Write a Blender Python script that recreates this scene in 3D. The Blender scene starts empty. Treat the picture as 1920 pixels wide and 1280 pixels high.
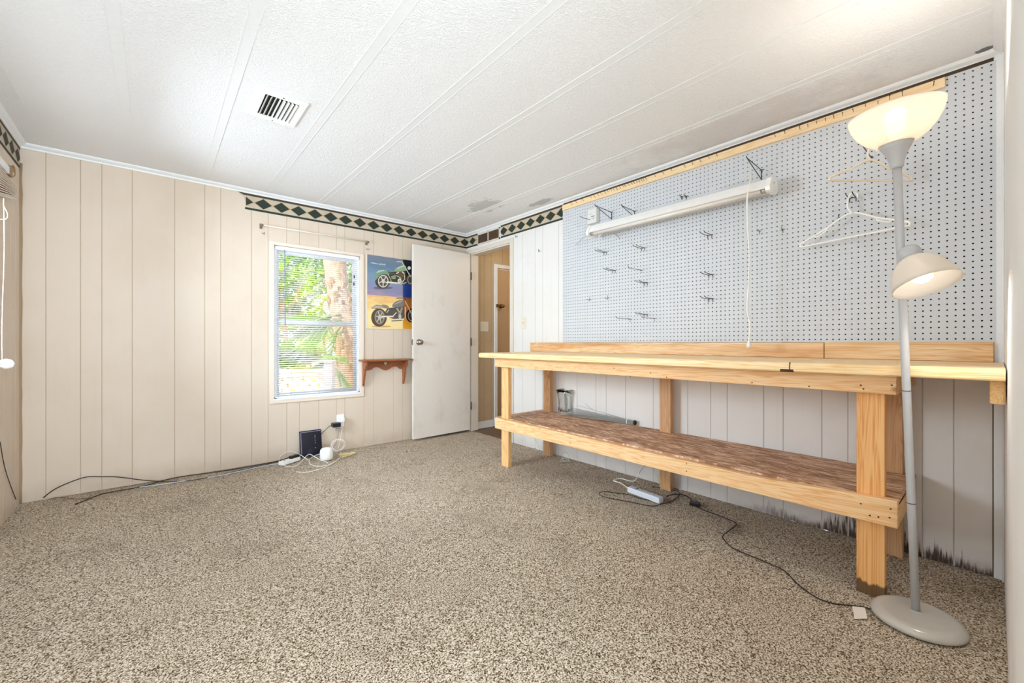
import bpy, bmesh, math, random
from mathutils import Vector, Matrix, noise
random.seed(7)
SC = bpy.context.scene
COL = SC.collection
PI = math.pi

# ------------------------------------------------------------------ camera
H = 1.04
FPX, CYP, YAW = 778.30, 642.16, math.radians(40.71)
cam_d = bpy.data.cameras.new('camera'); cam = bpy.data.objects.new('camera', cam_d); COL.objects.link(cam)
cam_d.sensor_width = 36; cam_d.lens = FPX/1920*36; cam_d.shift_y = (CYP-640)/1920
cam_d.clip_start = 0.02; cam_d.clip_end = 300
cam.location = (0, 0, H); cam.rotation_euler = (PI/2, 0, -YAW)
SC.camera = cam
# ------------------------------------------------------------------ colour management
SC.view_settings.view_transform = 'Standard'; SC.view_settings.look = 'None'
SC.view_settings.gamma = 1; SC.view_settings.use_curve_mapping = False
SC.view_settings.exposure = 0.50
SC.cycles.max_bounces = 16; SC.cycles.transmission_bounces = 16; SC.cycles.diffuse_bounces = 6; SC.cycles.transparent_max_bounces = 16
SC.cycles.use_denoising = True
# ------------------------------------------------------------------ daylight and added fill
W = bpy.data.worlds.new('sky'); SC.world = W; W.use_nodes = True
bg = W.node_tree.nodes['Background']; bg.inputs[0].default_value = (0.86, 0.93, 1.0, 1); bg.inputs[1].default_value = 1.25
def light(name, kind, loc, energy, col=(1, 1, 1), rot=(0, 0, 0), **kw):
    d = bpy.data.lights.new(name, kind); d.energy = energy; d.color = col
    for k, v in kw.items(): setattr(d, k, v)
    o = bpy.data.objects.new(name, d); COL.objects.link(o); o.location = loc; o.rotation_euler = rot
    return o
light('sun', 'SUN', (-4, 3, 8), 6.5, (1, 0.95, 0.86), rot=(math.radians(8), math.radians(-32), 0), angle=0.02)
# daylight arriving through the side window, plus an added fill behind the camera
light('window_daylight', 'AREA', (-1.06, 2.90, 1.62), 106, (0.75, 0.885, 1.0), rot=(0, -PI/2+0.35, 0), shape='RECTANGLE', size=1.1, size_y=1.1)
light('rear_fill', 'AREA', (0.2, -0.9, 1.10), 97, (0.755, 0.90, 1.0), rot=(PI/2+math.radians(24), 0, 0), shape='RECTANGLE', size=1.7, size_y=1.9)

# ------------------------------------------------------------------ projection onto real planes
S_, C_ = math.sin(YAW), math.cos(YAW)
def ray(px, py):
    l = (px-960)/FPX
    return (S_+l*C_, C_-l*S_, (CYP-py)/FPX)
def onx(px, py, x):
    d = ray(px, py); t = x/d[0]; return Vector((x, d[1]*t, H+d[2]*t))
def ony(px, py, y):
    d = ray(px, py); t = y/d[1]; return Vector((d[0]*t, y, H+d[2]*t))
def onz(px, py, z=0.0):
    d = ray(px, py); t = (z-H)/d[2]; return Vector((d[0]*t, d[1]*t, z))
def onf(px, py, F):
    d = ray(px, py); return Vector((d[0]*F, d[1]*F, H+d[2]*F))

# ------------------------------------------------------------------ materials
def lin(c):
    if isinstance(c, str):
        c = [int(c[i:i+2], 16)/255 for i in (0, 2, 4)]
    return tuple((x/12.92 if x <= 0.04045 else ((x+0.055)/1.055)**2.4) for x in c)+(1,)
class NT:
    def __init__(s, name):
        s.m = bpy.data.materials.new(name); s.m.use_nodes = True; s.t = s.m.node_tree
        s.b = s.t.nodes['Principled BSDF']; s.out = s.t.nodes['Material Output']
    def n(s, typ, ins=None, **kw):
        nd = s.t.nodes.new(typ)
        for k, v in kw.items(): setattr(nd, k, v)
        for k, v in (ins or {}).items():
            if isinstance(v, bpy.types.NodeSocket): s.t.links.new(v, nd.inputs[k])
            else: nd.inputs[k].default_value = v
        return nd
    def pos(s):
        return s.n('ShaderNodeNewGeometry').outputs['Position']
    def mapv(s, vec, scale=(1, 1, 1), loc=(0, 0, 0), rot=(0, 0, 0)):
        return s.n('ShaderNodeMapping', {'Vector': vec, 'Scale': scale, 'Location': loc, 'Rotation': rot}).outputs[0]
    def noise(s, vec, scale, detail=3, rough=0.5, dist=0.0):
        return s.n('ShaderNodeTexNoise', {'Vector': vec, 'Scale': scale, 'Detail': detail, 'Roughness': rough, 'Distortion': dist}).outputs['Fac']
    def ramp(s, fac, stops, interp='LINEAR'):
        r = s.n('ShaderNodeValToRGB', {'Fac': fac}); cr = r.color_ramp; cr.interpolation = interp
        while len(cr.elements) < len(stops): cr.elements.new(0.5)
        for e, (p, c) in zip(cr.elements, stops):
            e.position = p; e.color = lin(c) if not isinstance(c, (int, float)) else (c, c, c, 1)
        return r.outputs['Color']
    def mix(s, fac, a, b, mode='MIX'):
        nd = s.t.nodes.new('ShaderNodeMix'); nd.data_type = 'RGBA'; nd.blend_type = mode
        for idx, v in ((0, fac), (6, a), (7, b)):
            if isinstance(v, bpy.types.NodeSocket): s.t.links.new(v, nd.inputs[idx])
            elif isinstance(v, str): nd.inputs[idx].default_value = lin(v)
            else: nd.inputs[idx].default_value = v
        return nd.outputs[2]
    def math(s, op, a, b=0.0, c=0.0, clamp=False):
        nd = s.t.nodes.new('ShaderNodeMath'); nd.operation = op; nd.use_clamp = clamp
        for i, v in enumerate((a, b, c)):
            if isinstance(v, bpy.types.NodeSocket): s.t.links.new(v, nd.inputs[i])
            else: nd.inputs[i].default_value = v
        return nd.outputs[0]
    def sep(s, v): return s.n('ShaderNodeSeparateXYZ', {0: v}).outputs
    def smooth(s, v, a, b):
        nd = s.n('ShaderNodeMapRange', {'Value': v, 'From Min': a, 'From Max': b, 'To Min': 0.0, 'To Max': 1.0}, interpolation_type='SMOOTHSTEP')
        return nd.outputs[0]
    def base(s, v): s.set('Base Color', lin(v) if isinstance(v, str) else v)
    def set(s, k, v):
        if isinstance(v, bpy.types.NodeSocket): s.t.links.new(v, s.b.inputs[k])
        else: s.b.inputs[k].default_value = v
    def bump(s, h, strength=0.3, dist=0.002):
        s.set('Normal', s.n('ShaderNodeBump', {'Height': h, 'Strength': strength, 'Distance': dist}).outputs[0])
MATS = {}
def plain(name, col, rough=0.5, metal=0.0, emit=0.0, ecol=None, spec=None, coat=0.0, var=0.04):
    if name in MATS: return MATS[name]
    t = NT(name)
    p = t.n('ShaderNodeTexCoord').outputs['Object']
    n = t.noise(p, 35, 3)
    c = lin(col)
    dark = tuple(x*(1-2*var) for x in c[:3])+(1,)
    t.set('Base Color', t.mix(n, dark, c))
    t.set('Roughness', rough); t.set('Metallic', metal)
    if emit: t.set('Emission Color', lin(ecol or col)); t.set('Emission Strength', emit)
    if spec is not None: t.set('Specular IOR Level', spec)
    if coat: t.set('Coat Weight', coat)
    MATS[name] = t.m; return t.m
def paint_panel(name, col, col2, mold=None, dirt=0.5):
    t = NT(name); p = t.pos(); x, y, z = t.sep(p)
    n1 = t.noise(p, 1.6, 4, 0.6); n2 = t.noise(t.mapv(p, (30, 30, 1.6)), 1.0, 4, 0.6)
    c = t.mix(t.smooth(n1, 0.3, 0.75), col, col2)
    c = t.mix(t.math('MULTIPLY', t.smooth(n2, 0.5, 0.85), 0.10), c, 'B9A38A')
    # small scuffs and nail marks
    v = t.n('ShaderNodeTexVoronoi', {'Vector': t.mapv(p, (1, 1, 0.7)), 'Scale': 5.0}).outputs['Distance']
    sp = t.math('MULTIPLY', t.math('SUBTRACT', 1.0, t.smooth(v, 0.012, 0.028)), t.smooth(t.noise(p, 2.2, 2), 0.5, 0.6))
    c = t.mix(t.math('MULTIPLY', sp, 0.75), c, '5A4433')
    # soil along the carpet line
    low = t.math('SUBTRACT', 1.0, t.smooth(z, 0.0, 0.16))
    c = t.mix(t.math('MULTIPLY', t.math('MULTIPLY', low, dirt), t.noise(p, 9, 4)), c, '8C6A4C')
    c = t.mix(t.math('MULTIPLY', t.smooth(t.noise(p, 1.1, 5, 0.65), 0.55, 0.75), 0.22), c, 'C7AF94')
    if mold:
        a = {'x': x, 'y': y}[mold[0]]
        region = t.smooth(a, mold[2], mold[1])
        h = t.math('MULTIPLY', t.math('POWER', t.noise(t.mapv(p, (110, 110, 4)), 1.0, 5, 0.8), 3.0), 0.50)
        h = t.math('MULTIPLY', h, t.math('ADD', 0.15, t.math('MULTIPLY', t.smooth(t.noise(t.mapv(p, (1, 1, 0)), 3.6, 2), 0.35, 0.7), 1.5)))
        k = t.math('SUBTRACT', 1.0, t.smooth(t.math('SUBTRACT', z, t.math('MULTIPLY', h, region)), -0.016, 0.020))
        k = t.math('MULTIPLY', t.math('MULTIPLY', k, region), t.smooth(t.noise(t.mapv(p, (90, 90, 14)), 1.0, 3), 0.25, 0.55))
        band = t.math('MULTIPLY', region, t.math('SUBTRACT', 1.0, t.smooth(t.math('ADD', z, t.math('MULTIPLY', t.noise(p, 24, 4), 0.05)), 0.030, 0.085)))
        c = t.mix(t.math('MULTIPLY', band, 0.55), c, '6A4A30')
        c = t.mix(t.math('MULTIPLY', k, 0.92), c, '38200F')
    t.set('Base Color', c); t.set('Roughness', 0.62); t.set('Specular IOR Level', 0.3)
    t.bump(t.noise(p, 220, 3), 0.15, 0.0008)
    return t.m
def wood(name, c1, c2, axis='y', knots=0.6, fine=1.0, rough=0.55, stain=None, coat=0.0, foot=False):
    t = NT(name); p = t.pos()
    def sc(a, b): return {'x': (b, a, a), 'y': (a, b, a), 'z': (a, a, b)}[axis]
    w = t.noise(t.mapv(p, sc(4.0, 0.5)), 1.0, 2)
    g1 = t.noise(t.mapv(p, sc(60*fine, 1.6)), 1.0, 4, 0.6, 0.6)
    g2 = t.noise(t.mapv(p, sc(11*fine, 0.55)), 1.0, 3, 0.6, 1.8)
    bands = t.math('ABSOLUTE', t.math('SINE', t.math('MULTIPLY', g2, 34.0)))
    f = t.math('ADD', t.math('MULTIPLY', bands, 0.55), t.math('MULTIPLY', g1, 0.65))
    c = t.mix(t.smooth(f, 0.25, 0.95), c1, c2)
    c = t.mix(t.math('MULTIPLY', t.smooth(w, 0.45, 0.75), 0.35), c, c1)
    if knots:
        v = t.n('ShaderNodeTexVoronoi', {'Vector': t.mapv(p, sc(3.2, 1.7)), 'Scale': 1.6}).outputs['Distance']
        k = t.math('SUBTRACT', 1.0, t.smooth(v, 0.035, 0.085))
        c = t.mix(t.math('MULTIPLY', k, knots), c, '7A4522')
    if stain:
        s = t.smooth(t.noise(t.mapv(p, sc(9, 0.9)), 1.0, 4, 0.7), 0.42, 0.72)
        c = t.mix(t.math('MULTIPLY', s, 0.8), c, stain)
    if foot:
        z = t.sep(p)[2]
        h = t.math('ADD', 0.012, t.math('MULTIPLY', t.noise(t.mapv(p, (34, 34, 1)), 1.0, 3), 0.075))
        c = t.mix(t.math('MULTIPLY', t.math('SUBTRACT', 1.0, t.smooth(t.math('SUBTRACT', z, h), -0.006, 0.006)), 0.85), c, '33281C')
    t.set('Base Color', c); t.set('Roughness', rough)
    if coat: t.set('Coat Weight', coat); t.set('Coat Roughness', 0.3)
    t.bump(g1, 0.12, 0.001)
    return t.m
def carpet_mat():
    t = NT('speckled carpet'); p = t.pos()
    wv = t.n('ShaderNodeVectorMath', {0: p, 1: t.n('ShaderNodeVectorMath', {0: t.n('ShaderNodeTexNoise', {'Vector': p, 'Scale': 90.0, 'Detail': 2.0}).outputs['Color'], 'Scale': 0.012}, operation='SCALE').outputs[0]}, operation='ADD').outputs[0]
    vo = t.n('ShaderNodeTexVoronoi', {'Vector': wv, 'Scale': 245.0})
    rnd = t.sep(vo.outputs['Color'])[0]
    big = t.noise(p, 2.3, 4, 0.6); nz = t.noise(p, 260, 2, 0.6); med = t.noise(p, 190, 2, 0.6)
    f = t.math('ADD', t.math('MULTIPLY', rnd, 0.42), t.math('MULTIPLY', t.smooth(med, 0.36, 0.64), 0.52))
    c = t.ramp(f, [(0.0, '352618'), (0.20, '614C38'), (0.37, '9E8A72'), (0.57, 'D0C1AC'), (1.0, 'F8F0E2')])
    c = t.mix(t.math('MULTIPLY', t.smooth(big, 0.5, 0.78), 0.30), c, '7E6B58', 'MULTIPLY')
    st = t.smooth(t.noise(p, 3.4, 5, 0.65), 0.60, 0.74)
    c = t.mix(t.math('MULTIPLY', st, 0.42), c, '8C7660', 'MULTIPLY')
    t.set('Base Color', c); t.set('Roughness', 0.95); t.set('Specular IOR Level', 0.1)
    h = t.math('ADD', t.math('SUBTRACT', 1.0, vo.outputs['Distance']), t.math('MULTIPLY', nz, 0.8))
    t.bump(h, 0.7, 0.004)
    return t.m
def ceiling_mat():
    t = NT('stippled ceiling paint'); p = t.pos(); x, y, z = t.sep(p)
    c = t.mix(t.noise(p, 1.3, 3), 'E9E9EA', 'EEEEEF')
    def blot(cx, cy, rx, ry, th, sharp, col, amt, c):
        d = t.n('ShaderNodeVectorMath', {0: t.mapv(p, (1/rx, 1/ry, 0), (-cx/rx, -cy/ry, 0))}, operation='LENGTH').outputs['Value']
        q = t.math('ADD', d, t.math('MULTIPLY', t.math('SUBTRACT', t.noise(p, th, 5, 0.7), 0.5), 2.6))
        k = t.math('SUBTRACT', 1.0, t.smooth(q, 0.8-sharp, 0.8+sharp))
        return t.mix(t.math('MULTIPLY', k, amt), c, col)
    c = blot(2.36, 3.15, 0.15, 0.22, 13, 0.22, 'A9A8A6', 0.55, c)
    c = blot(2.70, 2.72, 0.05, 0.22, 8, 0.12, 'A0A2A4', 0.6, c)
    c = blot(2.62, 1.00, 0.22, 0.65, 6, 0.5, 'C9BEBC', 0.38, c)
    c = blot(2.775, 0.03, 0.022, 0.03, 26, 0.1, '4A4844', 0.8, c)
    t.set('Base Color', c); t.set('Roughness', 0.8); t.set('Specular IOR Level', 0.2)
    w = t.n('ShaderNodeTexNoise', {'Vector': p, 'Scale': 75.0, 'Detail': 2.0, 'Distortion': 1.4}).outputs['Fac']
    t.bump(t.smooth(w, 0.42, 0.62), 0.45, 0.0035)
    return t.m
def osb_mat():
    t = NT('oriented strand board'); p = t.pos()
    ws = t.n('ShaderNodeVectorMath', {0: p, 1: t.n('ShaderNodeVectorMath', {0: t.n('ShaderNodeTexNoise', {'Vector': p, 'Scale': 14.0, 'Detail': 2.0}).outputs['Color'], 'Scale': 0.05}, operation='SCALE').outputs[0]}, operation='ADD').outputs[0]
    L = [t.noise(t.mapv(ws, (62, 9, 1), (i*3.1, i*1.7, 0), (0, 0, rot)), 1.0, 4, 0.62, 0.5) for i, rot in enumerate((0.12, -0.35, 0.55))]
    f = t.math('MAXIMUM', L[0], t.math('MAXIMUM', L[1], t.math('MULTIPLY', L[2], 0.97)))
    g_ = t.noise(t.mapv(p, (18, 5, 1)), 1.0, 3)
    f = t.math('ADD', t.smooth(f, 0.42, 0.80), t.math('MULTIPLY', t.math('SUBTRACT', g_, 0.5), 0.7))
    c = t.ramp(f, [(0.02, '8A6246'), (0.20, 'B08462'), (0.38, 'CFA585'), (0.58, 'E6C6AA'), (0.82, 'F8E6D2')])
    t.set('Base Color', c); t.set('Roughness', 0.6); t.bump(f, 0.3, 0.002)
    return t.m
def glass_mat(name, tint='FFFFFF', rough=0.0, ior=1.45):
    t = NT(name); t.base(tint); t.set('Transmission Weight', 1.0); t.set('Roughness', rough); t.set('IOR', ior)
    return t.m
def pane_mat():
    t = NT('window glass')
    tr = t.n('ShaderNodeBsdfTransparent'); gl = t.n('ShaderNodeBsdfGlossy', {'Roughness': 0.02})
    fr = t.n('ShaderNodeFresnel', {'IOR': 1.45})
    mx = t.n('ShaderNodeMixShader', {0: fr.outputs[0], 1: tr.outputs[0], 2: gl.outputs[0]})
    t.t.links.new(mx.outputs[0], t.out.inputs[0]); return t.m
def shade_mat(name, col='FFF2E0'):
    t = NT(name)
    d = t.n('ShaderNodeBsdfDiffuse', {'Color': lin('EFEAE2')}); tl = t.n('ShaderNodeBsdfTranslucent', {'Color': lin('D8D2CC')})
    mx = t.n('ShaderNodeMixShader', {0: 0.26, 1: d.outputs[0], 2: tl.outputs[0]})
    gl = t.n('ShaderNodeBsdfRefraction', {'Roughness': 0.55, 'IOR': 1.08, 'Color': lin('FFF4E4')})
    m2 = t.n('ShaderNodeMixShader', {0: 0.16, 1: mx.outputs[0], 2: gl.outputs[0]})
    t.t.links.new(m2.outputs[0], t.out.inputs[0]); return t.m
def leaf_mat(name, c1, c2):
    t = NT(name); p = t.pos(); n = t.noise(p, 3.0, 3)
    c = t.mix(n, c1, c2)
    d = t.n('ShaderNodeBsdfDiffuse', {'Color': c}); tl = t.n('ShaderNodeBsdfTranslucent', {'Color': c})
    mx = t.n('ShaderNodeMixShader', {0: 0.5, 1: d.outputs[0], 2: tl.outputs[0]})
    t.t.links.new(mx.outputs[0], t.out.inputs[0]); return t.m
def pegboard_mat():
    t = NT('white hardboard'); p = t.pos(); n = t.noise(p, 2.5, 3)
    c = t.mix(n, 'C6CACF', 'CFD1D5')
    v = t.smooth(t.noise(p, 7.0, 5, 0.7), 0.66, 0.8)
    c = t.mix(t.math('MULTIPLY', v, 0.25), c, 'A8A39C')
    t.set('Base Color', c); t.set('Roughness', 0.5); return t.m

M_W1 = paint_panel('cream wall panelling', 'DACBBB', 'D4C3B0', dirt=0.5)
M_W2 = paint_panel('pale wall panelling', 'E4E1DE', 'E0DCD7', mold=('y', 0.55, 1.25), dirt=0.4)
M_W3 = paint_panel('white end wall paint', 'F4F3F2', 'F0EEEC', dirt=0.1)
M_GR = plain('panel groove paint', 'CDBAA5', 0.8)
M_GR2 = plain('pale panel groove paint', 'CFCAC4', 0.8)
M_HALL = paint_panel('hall wall panelling', 'C6AE8C', 'BBA27F', dirt=0.4)
M_CEIL = ceiling_mat(); M_CARPET = carpet_mat(); M_OSB = osb_mat(); M_PEG = pegboard_mat()
M_TRIM = plain('white trim paint', 'ECEDEE', 0.45)
M_CREAMTRIM = plain('cream trim paint', 'DDD2C4', 0.5)
M_DOOR = (lambda: (lambda t: (t.set('Base Color', t.mix(t.math('MULTIPLY', t.smooth(t.noise(t.mapv(t.pos(), (2.5, 2.5, 1.4)), 1.3, 5, 0.65), 0.5, 0.8), 0.35), t.mix(t.noise(t.pos(), 3, 3), 'E6DFD7', 'E0D8CF'), '9A9288')), t.set('Roughness', 0.45), t.m)[-1])(NT('scuffed door paint')))()
M_GLASS = glass_mat('clear glass', 'FAFDFC'); M_PANE = pane_mat()
M_VINYL = plain('white vinyl', 'EEF0F4', 0.35)
M_BLIND = plain('white blind slat', 'F0F1F4', 0.4)
M_WHITEPL = plain('white plastic', 'F6F5F3', 0.35)
M_IVORY = plain('ivory plastic', 'E2DAC6', 0.4)
M_BLACKPL = plain('black plastic', '1B1C20', 0.35)
M_STEEL = plain('steel wire', '6F7174', 0.32, 1.0)
M_DKSTEEL = plain('dark steel wire', '4A4843', 0.4, 0.9)
M_NICKEL = plain('brushed nickel', 'A79B8E', 0.28, 1.0)
M_GREYMET = plain('silver grey metal', 'C2C3C6', 0.38, 0.08)
M_BRASS = plain('aged brass', '8A6A3E', 0.35, 1.0)
M_CORDW = plain('white cord', 'F4F2EC', 0.5)
M_CORDK = plain('black cord', '241D19', 0.5)
M_CORDY = plain('yellowed cord', 'DCCB92', 0.5)
M_DARK = plain('dark cavity', '17140F', 0.9)
M_PINE_Y = wood('pine board grain along wall', 'E0A66A', 'F0CB9B', 'y', 0.75)
M_PINE_X = wood('pine board grain across bench', 'DBA062', 'EBC48F', 'x', 0.5)
M_PINE_Z = wood('pine stud upright grain', 'D99B58', 'EBC48C', 'z', 0.55, 1.3)
M_PINE_ZF = wood('pine stud with damp foot', 'D98F48', 'F0BF80', 'z', 0.55, 1.3, foot=True)
M_PINEB_Z = wood('older pine stud', 'B98555', 'CFA67C', 'z', 0.6)
M_TOP = wood('varnished pine worktop', 'E8B268', 'F8DFB0', 'y', 0.25, 1.6, 0.4, coat=0.25)
M_BACKSPL = wood('weathered pine backsplash', 'D9A261', 'EFD3A8', 'y', 0.15, 1.8, 0.5, stain='BE7A36')
M_STRIP = wood('pale pine strip', 'E8C593', 'F3D9B1', 'y', 0.3)
M_SHELFW = wood('stained red brown shelf wood', '7E4526', 'A3633A', 'x', 0.3, 1.2, 0.4)
M_HALLFLOOR = wood('brown vinyl plank floor', '5C4634', '7A604A', 'y', 0.2)

# ------------------------------------------------------------------ mesh helpers
class MB:
    def __init__(s): s.v = []; s.f = []; s.mi = []; s.sm = []
    def add(s, vs, fs, mi=0, sm=False):
        b = len(s.v); s.v += [tuple(v) for v in vs]
        for f in fs: s.f.append([b+i for i in f]); s.mi.append(mi); s.sm.append(sm)
        return s
    def box(s, x0, x1, y0, y1, z0, z1, mi=0):
        return s.add([(x0, y0, z0), (x1, y0, z0), (x1, y1, z0), (x0, y1, z0), (x0, y0, z1), (x1, y0, z1), (x1, y1, z1), (x0, y1, z1)],
                     [(3, 2, 1, 0), (4, 5, 6, 7), (0, 1, 5, 4), (1, 2, 6, 5), (2, 3, 7, 6), (3, 0, 4, 7)], mi)
    def obox(s, c, a, b, d, mi=0):   # centre and three half-axis vectors
        c, a, b, d = map(Vector, (c, a, b, d)); vs = []
        for k in (-1, 1):
            for (i, j) in ((-1, -1), (1, -1), (1, 1), (-1, 1)): vs.append(c+a*i+b*j+d*k)
        return s.add(vs, [(3, 2, 1, 0), (4, 5, 6, 7), (0, 1, 5, 4), (1, 2, 6, 5), (2, 3, 7, 6), (3, 0, 4, 7)], mi)
    def tube(s, pts, r, seg=8, mi=0, caps=True, closed=False):
        pts = [Vector(p) for p in pts]; n = len(pts); rr = r if isinstance(r, (list, tuple)) else [r]*n
        vs = []; up = None
        for i, p in enumerate(pts):
            if closed: d = pts[(i+1) % n]-pts[(i-1) % n]
            else: d = pts[min(i+1, n-1)]-pts[max(i-1, 0)]
            if d.length < 1e-9: d = Vector((0, 0, 1))
            d.normalize()
            if up is None:
                up = Vector((0, 0, 1)) if abs(d.z) < 0.9 else Vector((1, 0, 0))
            a = up-d*up.dot(d)
            if a.length < 1e-6: a = d.orthogonal()
            a.normalize(); up = a; b = d.cross(a)
            for k in range(seg):
                t = 2*PI*k/seg; vs.append(p+(a*math.cos(t)+b*math.sin(t))*rr[i])
        fs = []
        for i in range(n if closed else n-1):
            j = (i+1) % n
            for k in range(seg):
                l = (k+1) % seg; fs.append((i*seg+k, i*seg+l, j*seg+l, j*seg+k))
        s.add(vs, fs, mi, True)
        if caps and not closed:
            b = len(s.v)-n*seg
            s.f.append([b+k for k in range(seg)][::-1]); s.mi.append(mi); s.sm.append(False)
            s.f.append([b+(n-1)*seg+k for k in range(seg)]); s.mi.append(mi); s.sm.append(False)
        return s
    def lathe(s, prof, o, axis=(0, 0, 1), seg=40, mi=0, sm=True):
        o = Vector(o); d = Vector(axis).normalized(); a = d.orthogonal().normalized(); b = d.cross(a); vs = []; n = len(prof)
        for (r, h) in prof:
            for k in range(seg):
                t = 2*PI*k/seg; vs.append(o+d*h+(a*math.cos(t)+b*math.sin(t))*max(r, 1e-5))
        fs = [(i*seg+k, i*seg+(k+1) % seg, (i+1)*seg+(k+1) % seg, (i+1)*seg+k) for i in range(n-1) for k in range(seg)]
        return s.add(vs, fs, mi, sm)
    def prism(s, poly, fn, w0, w1, mi=0):
        n = len(poly)
        vs = [fn(u, v, w0) for u, v in poly]+[fn(u, v, w1) for u, v in poly]
        fs = [list(range(n))[::-1], list(range(n, 2*n))]+[(i, (i+1) % n, n+(i+1) % n, n+i) for i in range(n)]
        return s.add(vs, fs, mi)
def link(o, parent=None):
    COL.objects.link(o)
    if parent: o.parent = parent
    return o
def wloc(o):
    l = Vector(o.location)
    while o.parent: o = o.parent; l += Vector(o.location)
    return l
def obj(name, mb, mats, parent=None, bevel=0, kind=None, label=None, solid=0, seg=2):
    me = bpy.data.meshes.new(name)
    if parent: o0 = wloc(parent)
    else:
        xs = [v[0] for v in mb.v]; ys = [v[1] for v in mb.v]; zs = [v[2] for v in mb.v]
        o0 = Vector(((min(xs)+max(xs))/2, (min(ys)+max(ys))/2, min(zs)))
    me.from_pydata([(v[0]-o0.x, v[1]-o0.y, v[2]-o0.z) for v in mb.v], [], mb.f)
    for m in (mats if isinstance(mats, (list, tuple)) else [mats]): me.materials.append(m)
    me.polygons.foreach_set('material_index', mb.mi); me.polygons.foreach_set('use_smooth', mb.sm)
    me.update()
    o = bpy.data.objects.new(name, me); link(o, parent)
    if not parent: o.location = o0
    if solid:
        md = o.modifiers.new('thick', 'SOLIDIFY'); md.thickness = solid; md.offset = 0
    if bevel:
        md = o.modifiers.new('edge', 'BEVEL'); md.width = bevel; md.segments = seg; md.limit_method = 'ANGLE'; md.angle_limit = math.radians(40)
    if kind: o['kind'] = kind
    if label: o['label'] = label
    return o
def tag(o, label, cat, group=None, kind=None):
    o['label'] = label; o['category'] = cat
    if group: o['group'] = group
    if kind: o['kind'] = kind
    return o
def thing(name, loc, label, cat, group=None):
    o = bpy.data.objects.new(name, None); o.location = loc; o.empty_display_size = 0.05; link(o)
    return tag(o, label, cat, group)
def struct(name, mb, mats, parent=None, **kw): return obj(name, mb, mats, parent, kind='structure', **kw)
def spline(pts, n=8, closed=False):
    pts = [Vector(p) for p in pts]; out = []; N = len(pts)
    rng = range(N) if closed else range(N-1)
    for i in rng:
        if closed: p0, p1, p2, p3 = (pts[(i+k-1) % N] for k in range(4))
        else: p0, p1, p2, p3 = pts[max(i-1, 0)], pts[i], pts[i+1], pts[min(i+2, N-1)]
        for j in range(n):
            t = j/n
            out.append(0.5*((2*p1)+(p2-p0)*t+(2*p0-5*p1+4*p2-p3)*t*t+(3*p1-p0-3*p2+p3)*t**3))
    if not closed: out.append(pts[-1])
    return out

# ------------------------------------------------------------------ room shell
X2, Y1, X4, Y3, HC, ZC = 2.8245, 4.112, -0.662, -0.028, 2.300, 2.332
def panel_wall(name, fn, u0, u1, z1, grooves, holes, mats, thick=0.09):
    """grooved sheet; fn(u, depth_into_wall, z) -> world; holes = (ua, ub, za, zb)"""
    mb = MB(); us = {round(u0, 5): 0, round(u1, 5): 0}; gset = set()
    for (a, b, c, d) in holes: us[round(a, 5)] = 0; us[round(b, 5)] = 0
    for g in grooves:
        if not (u0+0.01 < g < u1-0.01): continue
        if any(abs(g-k) < 0.012 for h in holes for k in h[:2]): continue
        for dd, dep in ((-0.0026, 0), (0, 0.0032), (0.0026, 0)): us[round(g+dd, 5)] = dep
        gset.add((round(g-0.0026, 5), round(g, 5))); gset.add((round(g, 5), round(g+0.0026, 5)))
    U = sorted(us); Z = sorted({0.0, z1} | {h[2] for h in holes} | {h[3] for h in holes})
    for i in range(len(U)-1):
        for j in range(len(Z)-1):
            um = (U[i]+U[i+1])/2; zm = (Z[j]+Z[j+1])/2
            if any(a < um < b and c < zm < d for a, b, c, d in holes): continue
            g = (U[i], U[i+1]) in gset
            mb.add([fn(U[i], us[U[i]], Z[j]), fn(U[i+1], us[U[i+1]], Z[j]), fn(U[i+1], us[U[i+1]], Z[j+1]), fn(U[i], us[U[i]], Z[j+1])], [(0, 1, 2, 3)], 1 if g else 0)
    U = sorted({u0, u1} | {h[0] for h in holes} | {h[1] for h in holes})
    for i in range(len(U)-1):
        for j in range(len(Z)-1):
            um = (U[i]+U[i+1])/2; zm = (Z[j]+Z[j+1])/2
            if any(a < um < b and c < zm < d for a, b, c, d in holes): continue
            p = fn(U[i], 0.0048, Z[j]); q = fn(U[i+1], thick, Z[j+1])
            mb.box(min(p[0], q[0]), max(p[0], q[0]), min(p[1], q[1]), max(p[1], q[1]), Z[j], Z[j+1])
    return struct(name, mb, mats)
# carpet floor, slightly lumpy where it meets the walls
mb = MB(); nx, ny = 90, 100
for j in range(ny+1):
    for i in range(nx+1):
        x = X4-0.02+(X2+0.02-X4+0.02)*i/nx; y = -1.2+(Y1+0.02+1.2)*j/ny
        e = min(Y1-y, X2-x, x-X4)
        z = 0.004*noise.noise(Vector((x*3, y*3, 0)))+(0.010*noise.noise(Vector((x*14, y*14, 3)))*max(0, 1-e/0.10) if e < 0.10 else 0)-0.003
        mb.v.append((x, y, min(z, 0.006)))
for j in range(ny):
    for i in range(nx):
        a = j*(nx+1)+i; mb.f.append([a, a+1, a+nx+2, a+nx+1]); mb.mi.append(0); mb.sm.append(True)
mb.box(X4-0.1, X2+0.02, -1.3, Y1+0.1, -0.08, -0.02)
struct('floor', mb, M_CARPET)
mb = MB(); mb.box(X4-0.95, X2+1.5, -0.45, Y1+0.35, ZC, ZC+0.1); struct('ceiling', mb, M_CEIL)  # slab runs past the walls as an unseen eave added against the sun

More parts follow.
